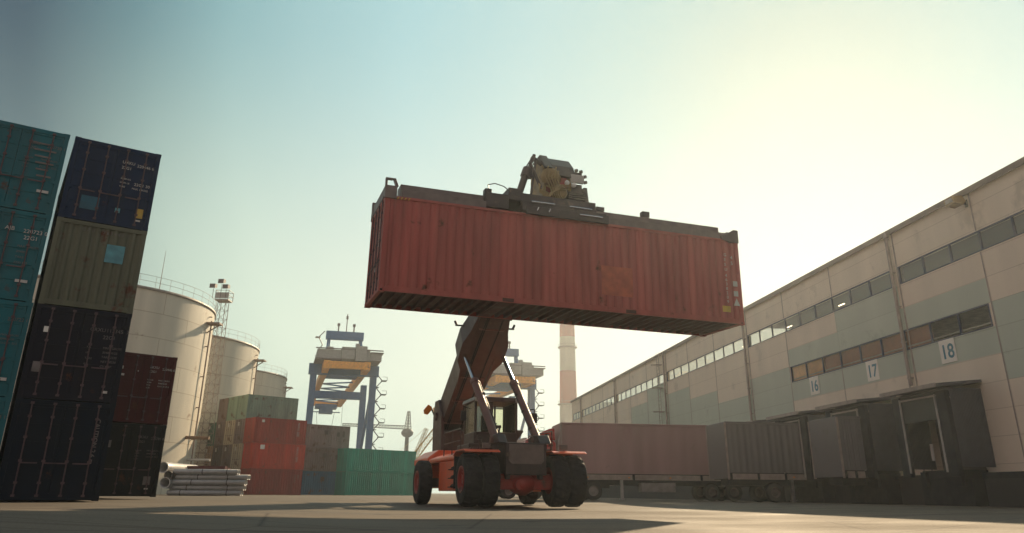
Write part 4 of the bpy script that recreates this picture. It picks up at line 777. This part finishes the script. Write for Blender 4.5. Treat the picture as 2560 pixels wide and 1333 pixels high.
# ---------------------------------------------------------------- storage tanks
def tank(label, cx, cy, r, h):
    t = thing('storage_tank', label, 'storage tank', (cx, cy, 0), 0, 'storage tanks in a row')
    b = MB(); n = 96; vs = []
    for z in (0, h):
        for i in range(n): a = 2*math.pi*i/n; vs.append((r*math.cos(a), r*math.sin(a), z))
    b.add(vs, [(i, (i+1) % n, n+(i+1) % n, n+i) for i in range(n)], 0, True)
    o = obj('shell', b, M['tank'], t); uv = o.data.uv_layers.new(name='UVMap')
    for p in o.data.polygons:
        for k, li in enumerate(p.loop_indices):
            i = p.index; u = (i if k in (0, 3) else i+1)*2*math.pi*r/n; uv.data[li].uv = (u, 0 if k < 2 else h)
    rf = MB(); rf.lathe([(r+.06, h-.25), (r+.10, h-.25), (r+.10, h), (r, h), (0.1, h+r*.12)], 96, 'z'); obj('roof', rf, M['pipe'], t)
    ra = MB(); n = 48
    for zz in (.55, 1.1): ra.lathe([(r-.012, h+zz-.012), (r+.012, h+zz-.012), (r+.012, h+zz+.012), (r-.012, h+zz+.012), (r-.012, h+zz-.012)], 72, 'z')
    for i in range(n): a = 2*math.pi*i/n; ra.tube((r*math.cos(a), r*math.sin(a), h), (r*math.cos(a), r*math.sin(a), h+1.1), .015, 4)
    obj('railing', ra, M['mast'], t)
    # discharge pipe with small platform on the side seen against the sky
    a = R(4); pv_ = MB(); c_, s_ = math.cos(a), math.sin(a)
    pv_.tube(((r+.3)*c_, (r+.3)*s_, 0), ((r+.3)*c_, (r+.3)*s_, h-1.4), .08, 8)
    for z in range(2, int(h), 3): pv_.tube((r*c_, r*s_, z), ((r+.3)*c_, (r+.3)*s_, z), .06, 6)
    obj('riser_pipe', pv_, M['mast'], t)
    pf = MB(); pf.beam(((r+.0)*c_, (r+.0)*s_, h-1.7), ((r+1.3)*c_, (r+1.3)*s_, h-1.7), 1.3, .15)
    pf.beam((r*c_, r*s_, h-2.6), ((r+1.1)*c_, (r+1.1)*s_, h-1.8), .1, .1)
    obj('platform', pf, M['mast'], t)
    return t
# right-hand silhouettes measured in the photograph at rim height 18 m
def tank_from(az_deg, rng, r):
    # centre of a cylinder of radius r whose right-hand tangent point lies at range rng and azimuth az
    a = R(az_deg); d = Vector((math.sin(a), math.cos(a))); n_ = Vector((-math.cos(a), math.sin(a))); return d*rng + n_*r
TR = 11.5
for (az, rg, lab) in ((-21.31, 87.0, 'nearest and tallest looking beige storage tank, behind the maroon container'), (-18.07, 108.9, 'middle beige storage tank behind the lattice lamp mast'), (-15.99, 135.9, 'farthest and smallest looking beige storage tank, above the sage green container')):
    c_ = tank_from(az, rg, TR); t = tank(lab, c_.x, c_.y, TR, 18.0)
an_ = thing('antenna', 'thin whip antenna standing on the rim of the nearest tank', 'antenna', (-33.6, 71.6, 18)); b = MB(); b.tube((0,0,0), (0,0,4.2), .04, 6, .015); obj('whip', b, M['mast'], an_); b = MB(); b.box(-.15,.15,-.15,.15,-.1,.2); obj('foot', b, M['mast'], an_)
# ---------------------------------------------------------------- lattice helpers
def lattice(mb, p, q, w0, w1, n, r, m=0, diag=True):
    p, q = Vector(p), Vector(q); d = (q-p); u = d.normalized(); a = u.orthogonal().normalized()
    if abs(u.z) < .9: a = Vector((0,0,1)).cross(u).normalized()
    b = u.cross(a); ring = []
    for i in range(n+1):
        f_ = i/n; c = p+d*f_; w_ = (w0+(w1-w0)*f_)/2; ring.append([c+a*w_*x+b*w_*y for x, y in ((-1,-1),(1,-1),(1,1),(-1,1))])
    for k in range(4): mb.tube(ring[0][k], ring[-1][k], r, 5, m=m)
    for i in range(n):
        for k in range(4):
            mb.tube(ring[i+1][k], ring[i+1][(k+1) % 4], r*.6, 4, m=m, caps=False)
            if diag: mb.tube(ring[i][k], ring[i+1][(k+1) % 4], r*.6, 4, m=m, caps=False)
# lighting mast
lm = thing('lighting_mast', 'tall lattice lighting mast with a lamp platform between the tanks', 'lighting mast', (-31.65, 83.0, 0))
b = MB(); lattice(b, (0,0,0), (0,0,19.9), 1.4, .85, 20, .035); obj('lattice_mast', b, M['mast'], lm)
b = MB(); b.box(-.72, .72, -.72, .72, 19.9, 20.05)
for x in (-.72, .72):
    for y in (-.72, .72): b.tube((x, y, 20.05), (x, y, 21.0), .04, 5)
for z in (20.5, 21.0): b.path([(-.72,-.72,z), (.72,-.72,z), (.72,.72,z), (-.72,.72,z), (-.72,-.72,z)], .03, 5)
b.box(-.70, .70, -.74, -.72, 20.1, 20.75); obj('platform', b, M['ltgrey'], lm)
for (x, y, z) in ((-1.0, -.8, 21.4), (-.1, -.9, 21.9), (.45, -.9, 21.3)):
    b = MB(); b.prism([(y-.45, z-.28), (y+.2, z-.12), (y+.2, z+.26), (y-.45, z+.20)], x-.30, x+.30, 'x'); b.tube((x, y, z-.25), (x, y, 20.05), .03, 5); obj('floodlight', b, M['vgrey'], lm)
# ---------------------------------------------------------------- gantry cranes
def crane(label, loc, rz, load, group):
    t = thing('gantry_crane', label, 'crane', loc, rz, group)
    # local: y runs away along the boom, x to the right; z up
    for sx in (-1, 1):
        g_ = MB(); g_.box(sx*3.5-.55, sx*3.5+.55, 0, 66, 20.6, 22.0); obj('boom_girder', g_, M['crane_yellow'], t)
    g_ = MB(); g_.box(-2.94, 2.94, 0, 1.0, 20.7, 21.9); g_.box(-2.94, 2.94, 65, 66, 20.7, 21.9); obj('end_beam', g_, M['crane_yellow'], t)
    g_ = MB()
    ys = [22+i*4 for i in range(11)]
    for i, (a_, b_) in enumerate(zip(ys, ys[1:])):
        sx = 1 if i % 2 else -1; g_.tube((-2.9*sx, a_, 21.2), (2.9*sx, b_, 21.2), .16, 5)
    obj('lattice_brace', g_, M['crane_blue'], t)
    for (y_, x_) in ((7, 5.4), (20, 5.0)):
        for sx in (-1, 1):
            l_ = MB(); l_.beam((sx*x_, y_, 0), (sx*x_, y_, 20.4), 1.15, 1.3); obj('leg', l_, M['crane_blue'], t)
    g_ = MB(); g_.box(-6.3, 6.3, 6.3, 7.7, 20.42, 22.3); g_.box(-4.4, 4.4, 19.3, 20.7, 17.6, 19.0); g_.box(-2.9, 2.9, 12, 16, 20.9, 21.5); obj('portal_beam', g_, M['crane_blue'], t)
    g_ = MB()
    g_.tube((5.4, 7.6, 19), (5.0, 19.4, 6), .30, 8); g_.tube((5.0, 20, 17), (6.6, 28, 0), .26, 8); g_.tube((-5.4, 7.6, 19), (-5.0, 19.4, 6), .3, 8); g_.beam((-5.4, 7.7, 4), (-5, 19.4, 4), .8, 1.0); g_.beam((5.4, 7.7, 4), (5, 19.4, 4), .8, 1.0)
    obj('brace', g_, M['crane_blue'], t)
    # stair tower zigzag on the right leg
    g_ = MB(); z = 1.
    while z < 20:
        g_.tube((6.0, 7, z), (7.1, 7, z+1.25), .09, 5); g_.tube((7.1, 7, z+1.25), (6.0, 7, z+2.5), .09, 5); g_.box(6.9, 7.9, 6.2, 7.8, z+1.2, z+1.3); g_.box(5.98, 6.5, 6.3, 7.7, z-.05, z+.03); g_.tube((7.9, 6.3, z+1.3), (7.9, 6.3, z+1.9), .05, 4); g_.tube((7.9, 6.3, z+1.9), (7.1, 6.3, z+1.9), .04, 4); z += 2.5
    obj('stair', g_, M['far_dark'], t)
    g_ = MB(); g_.box(-5.3, -1.2, .6, 9, 22.4, 24.0); g_.box(-1.1, 1.2, .2, 8, 22.4, 24.5); g_.box(1.3, 3.3, -.2, 6, 22.1, 24.7); g_.box(3.4, 3.9, .5, 6, 22.3, 24.3); g_.box(4.0, 6.0, .8, 8, 22.4, 23.7); g_.box(1.4, 2.1, 2, 3, 24.7, 25.5); g_.box(-3.6, -2.5, 2, 4, 24.0, 24.7)
    obj('machinery_house', g_, M['crane_grey'], t)
    g_ = MB(); g_.box(-5.6, 6.2, .2, .3, 24.0, 24.2); g_.box(-5.6, -1.0, .2, 9, 22.2, 22.38); g_.box(4.0, 6.3, .4, 9, 23.7, 23.85); obj('walkway', g_, M['vgrey'], t)
    g_ = MB(); g_.box(-3.7, 3.3, 9, 10.2, 27.4, 28.9)
    for sx, xx in ((-1, -3.1), (1, 2.8)): g_.beam((xx-.2*sx*-1, 9.6, 22.3), (xx, 9.6, 27.4), .6, .8); g_.beam((xx+sx*.8, 5.5, 22.3), (xx, 9.6, 27.4), .3, .3)
    obj('head_frame', g_, M['crane_blue'], t)
    g_ = MB()
    g_.tube((0, 9.6, 28.9), (0, 9.6, 32.4), .09, 6); g_.box(-.2, .2, 9.5, 9.7, 31.4, 32.0)
    for xx in (-1.5, 1.4): g_.box(xx-.12, xx+.12, 9.5, 9.7, 28.9, 30.2); g_.box(xx-.25, xx+.25, 9.4, 9.8, 30.0, 30.5)
    g_.path([(-4.0, 9.2, 28.8), (-5.0, 9.2, 27.6), (-4.2, 9.2, 26.2), (-5.0, 9.2, 25)], .09, 5); g_.box(-5.6, -4.7, 8.8, 9.8, 27.5, 27.65); g_.tube((-5.4, 9, 24), (-3.6, 9, 24.2), .1, 5)
    obj('mast_lights', g_, M['vgrey'], t)
    ty = 62.
    g_ = MB(); g_.box(-2.6, 2.6, ty-3, ty+1, 19.6, 20.55); g_.box(-1.6, 1.6, ty-3.4, ty-1, 18.3, 19.6); g_.box(-2.9, 3.4, ty-2.6, ty-2.0, 18.6, 18.8); obj('trolley', g_, M['crane_blue'], t)
    g_ = MB()
    for xx in (-2.1, 2.1): g_.tube((xx, ty-2, 18.6), (xx*.8, ty-2, 14.8), .06, 4)
    g_.tube((3.9, ty-3, 20.6), (3.9, ty-3, 11), .05, 4)
    obj('hoist_cable', g_, M['vdark'], t)
    if load:
        g_ = MB()
        for xx in (-1.7, 1.7): g_.box(xx-.22, xx+.22, ty-2.3, ty-1.7, 12.6, 14.9)
        g_.path([(-.7, ty-2, 12.7), (0, ty-2, 14.0), (.7, ty-2, 12.7)], .12, 5); g_.box(-3, 3, ty-2.6, ty-1.4, 12.55, 12.85)
        obj('spreader', g_, M['vdark'], t)
    return t
CR = R(16.0)
crane('blue and ochre gantry crane with its machinery house high above the grey containers', (-28.7, 136.3, 0), CR, True, 'gantry cranes over the yard')
crane('blue and ochre gantry crane partly hidden behind the boom of the reach stacker', (1.0, 152.6, 0), CR, False, 'gantry cranes over the yard')
ld_ = Vector((-28.7, 136.3, 0)) + Matrix.Rotation(CR, 3, 'Z') @ Vector((-3.4, 58.8, 10.0))
cc = container('shipping_container', 'salmon red container hanging below the crane trolley over the grey stack', M['pink'], ld_, CR, L=6.8, H=2.55, rods=False)
# ---------------------------------------------------------------- chimney
cm = thing('chimney', 'tall red and white banded factory chimney beyond the warehouse end', 'chimney', (20.0, 272, 0))
def cr_(z): return 3.35 - z*.0125
bands = [(0, 29.5, 'chim_white'), (29.5, 40.6, 'chim_red'), (40.6, 52.6, 'chim_white'), (52.6, 57, 'chim_red')]
for a, b_, mk in bands:
    g_ = MB(); g_.lathe([(cr_(a), a), (cr_(b_), b_)], 40, 'z'); obj('chimney_band', g_, M[mk], cm)
for z in (29.3, 48.9):
    g_ = MB(); g_.lathe([(cr_(z), z-.3), (cr_(z)+.7, z-.1), (cr_(z)+.7, z+.2), (cr_(z), z+.2)], 40, 'z'); g_.lathe([(cr_(z)+.65, z+.9), (cr_(z)+.72, z+.9), (cr_(z)+.72, z+1.0), (cr_(z)+.65, z+1.0)], 32, 'z'); obj('platform', g_, M['mast'], cm)
g_ = MB(); g_.tube((-2.6, -2.1, 0), (-1.9, -1.6, 56), .12, 5); g_.tube((-2.0, -2.6, 0), (-1.4, -2.1, 56), .12, 5); obj('ladder', g_, M['mast'], cm)
# ---------------------------------------------------------------- tower crane far away
tc_ = thing('tower_crane', 'distant dark tower crane with a long level jib and an oval slewing house', 'crane', (-38.6, 300, 0))
g_ = MB(); g_.tube((0,0,0), (0,0,20.5), 1.0, 12, .75); obj('tower', g_, M['far_dark'], tc_)
g_ = MB(); g_.lathe([(.5, 19.8), (1.4, 20.1), (2.2, 20.9), (2.3, 21.7), (1.7, 22.6), (.6, 23.1)], 24, 'z'); obj('slewing_house', g_, M['far_dark'], tc_)
g_ = MB(); lattice(g_, (.1,0,22.8), (.2,0,29.3), 1.8, .7, 6, .14); obj('apex', g_, M['far_dark'], tc_)
g_ = MB(); lattice(g_, (-.8,0,23.4), (-24.5,0,24.3), 1.2, .8, 22, .12); obj('jib', g_, M['far_dark'], tc_)
lc = thing('lattice_crane', 'pale yellow lattice crane boom rising behind the orange hood', 'crane', (-17.2, 148, 0))
g_ = MB(); lattice(g_, (-.6,0,6.0), (3.9,0,12.0), 1.1, .9, 10, .07); obj('boom', g_, M['boomyel'], lc)
g_ = MB(); lattice(g_, (-.6,1,6.0), (1.6,1,11.6), .6, .5, 8, .05); g_.tube((-3,0,7.5), (1.4,0,11.6), .03, 4); obj('gantry_frame', g_, M['boomyel'], lc)
g_ = MB(); g_.box(-2.5, 1.8, -1.5, 1.5, 1.2, 6.0); g_.box(-3, 2.5, -2, 2, 0, 1.2); g_.box(3.3, 4.6, -.3, .3, 11.9, 12.5); obj('body', g_, M['boomyel'], lc)
# ---------------------------------------------------------------- pipeline and pipe stack
pr = thing('pipeline', 'raised brown pipeline on thin trestles in front of the nearest tank', 'pipeline', (0,0,0))
g_ = MB(); g_.tube((-40, 76.5, 5.25), (-28.6, 76.2, 5.05), .16, 10); obj('upper_pipe', g_, M['olivepipe'], pr)
g_ = MB(); g_.tube((-40, 77.5, 3.2), (-28.6, 77.2, 3.1), .12, 10); obj('lower_pipe', g_, M['ltgrey'], pr)
for x in (-36.5, -32.2):
    g_ = MB(); g_.beam((x, 76.4, 0), (x, 76.4, 5.1), .14, .14); g_.beam((x+.7, 77.2, 0), (x+.1, 76.6, 5.0), .08, .08); obj('trestle', g_, M['ltgrey'], pr)
bd = thing('earth_bund', 'low sunlit earth bund round the foot of the nearest tank', 'bund', (0,0,0))
g_ = MB(); g_.prism([(78.2, 0), (81.2, 0), (80.4, 1.9), (79.0, 2.15)], -62, -27.8, 'x'); obj('bund', g_, mat('bund_earth', (.40,.26,.12), rough=.9, bump=.4, var=.3), bd)
for row in range(5):
    for j in range(2):
        px, py, z = -25.0+.06*row, 60+j*.42+(.2 if row % 2 else 0), .20+row*.365
        lab = ['lowest', 'second lowest', 'middle', 'second highest', 'topmost'][row]
        pp = thing('steel_pipe', 'grey steel pipe, %s row, %s layer of the bundle left of the far containers' % (lab, ['front', 'back'][j]), 'pipe', (px, py, z), 0, 'steel pipes in the bundle')
        g_ = MB(); Lp = (5.35, 5.4, 5.45, 5.5, 4.7)[row]; g_.lathe([(.18, 0), (.18, Lp), (.15, Lp), (.15, 0), (.18, 0)], 20, 'x'); obj('tube', g_, M['steelpipe'], pp)
        for xs in (.9+.3*row, 4.3-.1*row):
            g_ = MB(); g_.lathe([(.192, xs), (.192, xs+.07), (.18, xs+.07), (.18, xs)], 20, 'x'); obj('strap', g_, M['vdark'], pp)
for i, (x, z, lab) in enumerate(((-25.35, 1.92, 'thick open pipe with a pale rim, topmost at the left end of the pipes'), (-25.05, .86, 'thick pipe with a pale rim under the other open ended one'), (-24.9, 1.40, 'dark open pipe wedged between the two pale rimmed ones'))):
    pp = thing('steel_pipe', lab, 'pipe', (x, 59.4, z), 0, 'open ended pipes facing the yard')
    r_ = .38 if i < 2 else .3
    g_ = MB(); g_.lathe([(r_, 0), (r_, 6), (r_-.05, 6), (r_-.05, 0), (r_, 0)], 24, 'y'); obj('tube', g_, M['steelpipe'] if i < 2 else M['brownc'], pp)
    if i < 2: g_ = MB(); g_.lathe([(r_+.01, -.02), (r_+.01, .06), (r_-.05, .06), (r_-.05, -.02), (r_+.01, -.02)], 24, 'y'); obj('rim', g_, M['ltgrey'], pp)
ls = thing('timber_stack', 'dark red brown stack of beams lying on the back of the pipe bundle', 'beam stack', (-25.2, 63, 0))
for i in range(3):
    g_ = MB(); g_.box(0, 3.1, i*.7, i*.7+.55, 0, 2.15-.1*i); obj('beam', g_, M['maroon'], ls)
# ---------------------------------------------------------------- haze
hm = bpy.data.materials.new('haze'); hm.use_nodes = True; nt = hm.node_tree; nt.nodes.clear()
pv_ = N(nt, 'ShaderNodeVolumePrincipled'); pv_.inputs['Density'].default_value = .0007; pv_.inputs['Color'].default_value = (.86, .95, 1.0, 1); pv_.inputs['Anisotropy'].default_value = .65
oo = N(nt, 'ShaderNodeOutputMaterial'); nt.links.new(pv_.outputs[0], oo.inputs['Volume'])
hb = MB(); hb.box(-150, 150, -60, 420, -1.2, 58); hz_ = obj('haze', hb, hm); hz_['kind'] = 'stuff'
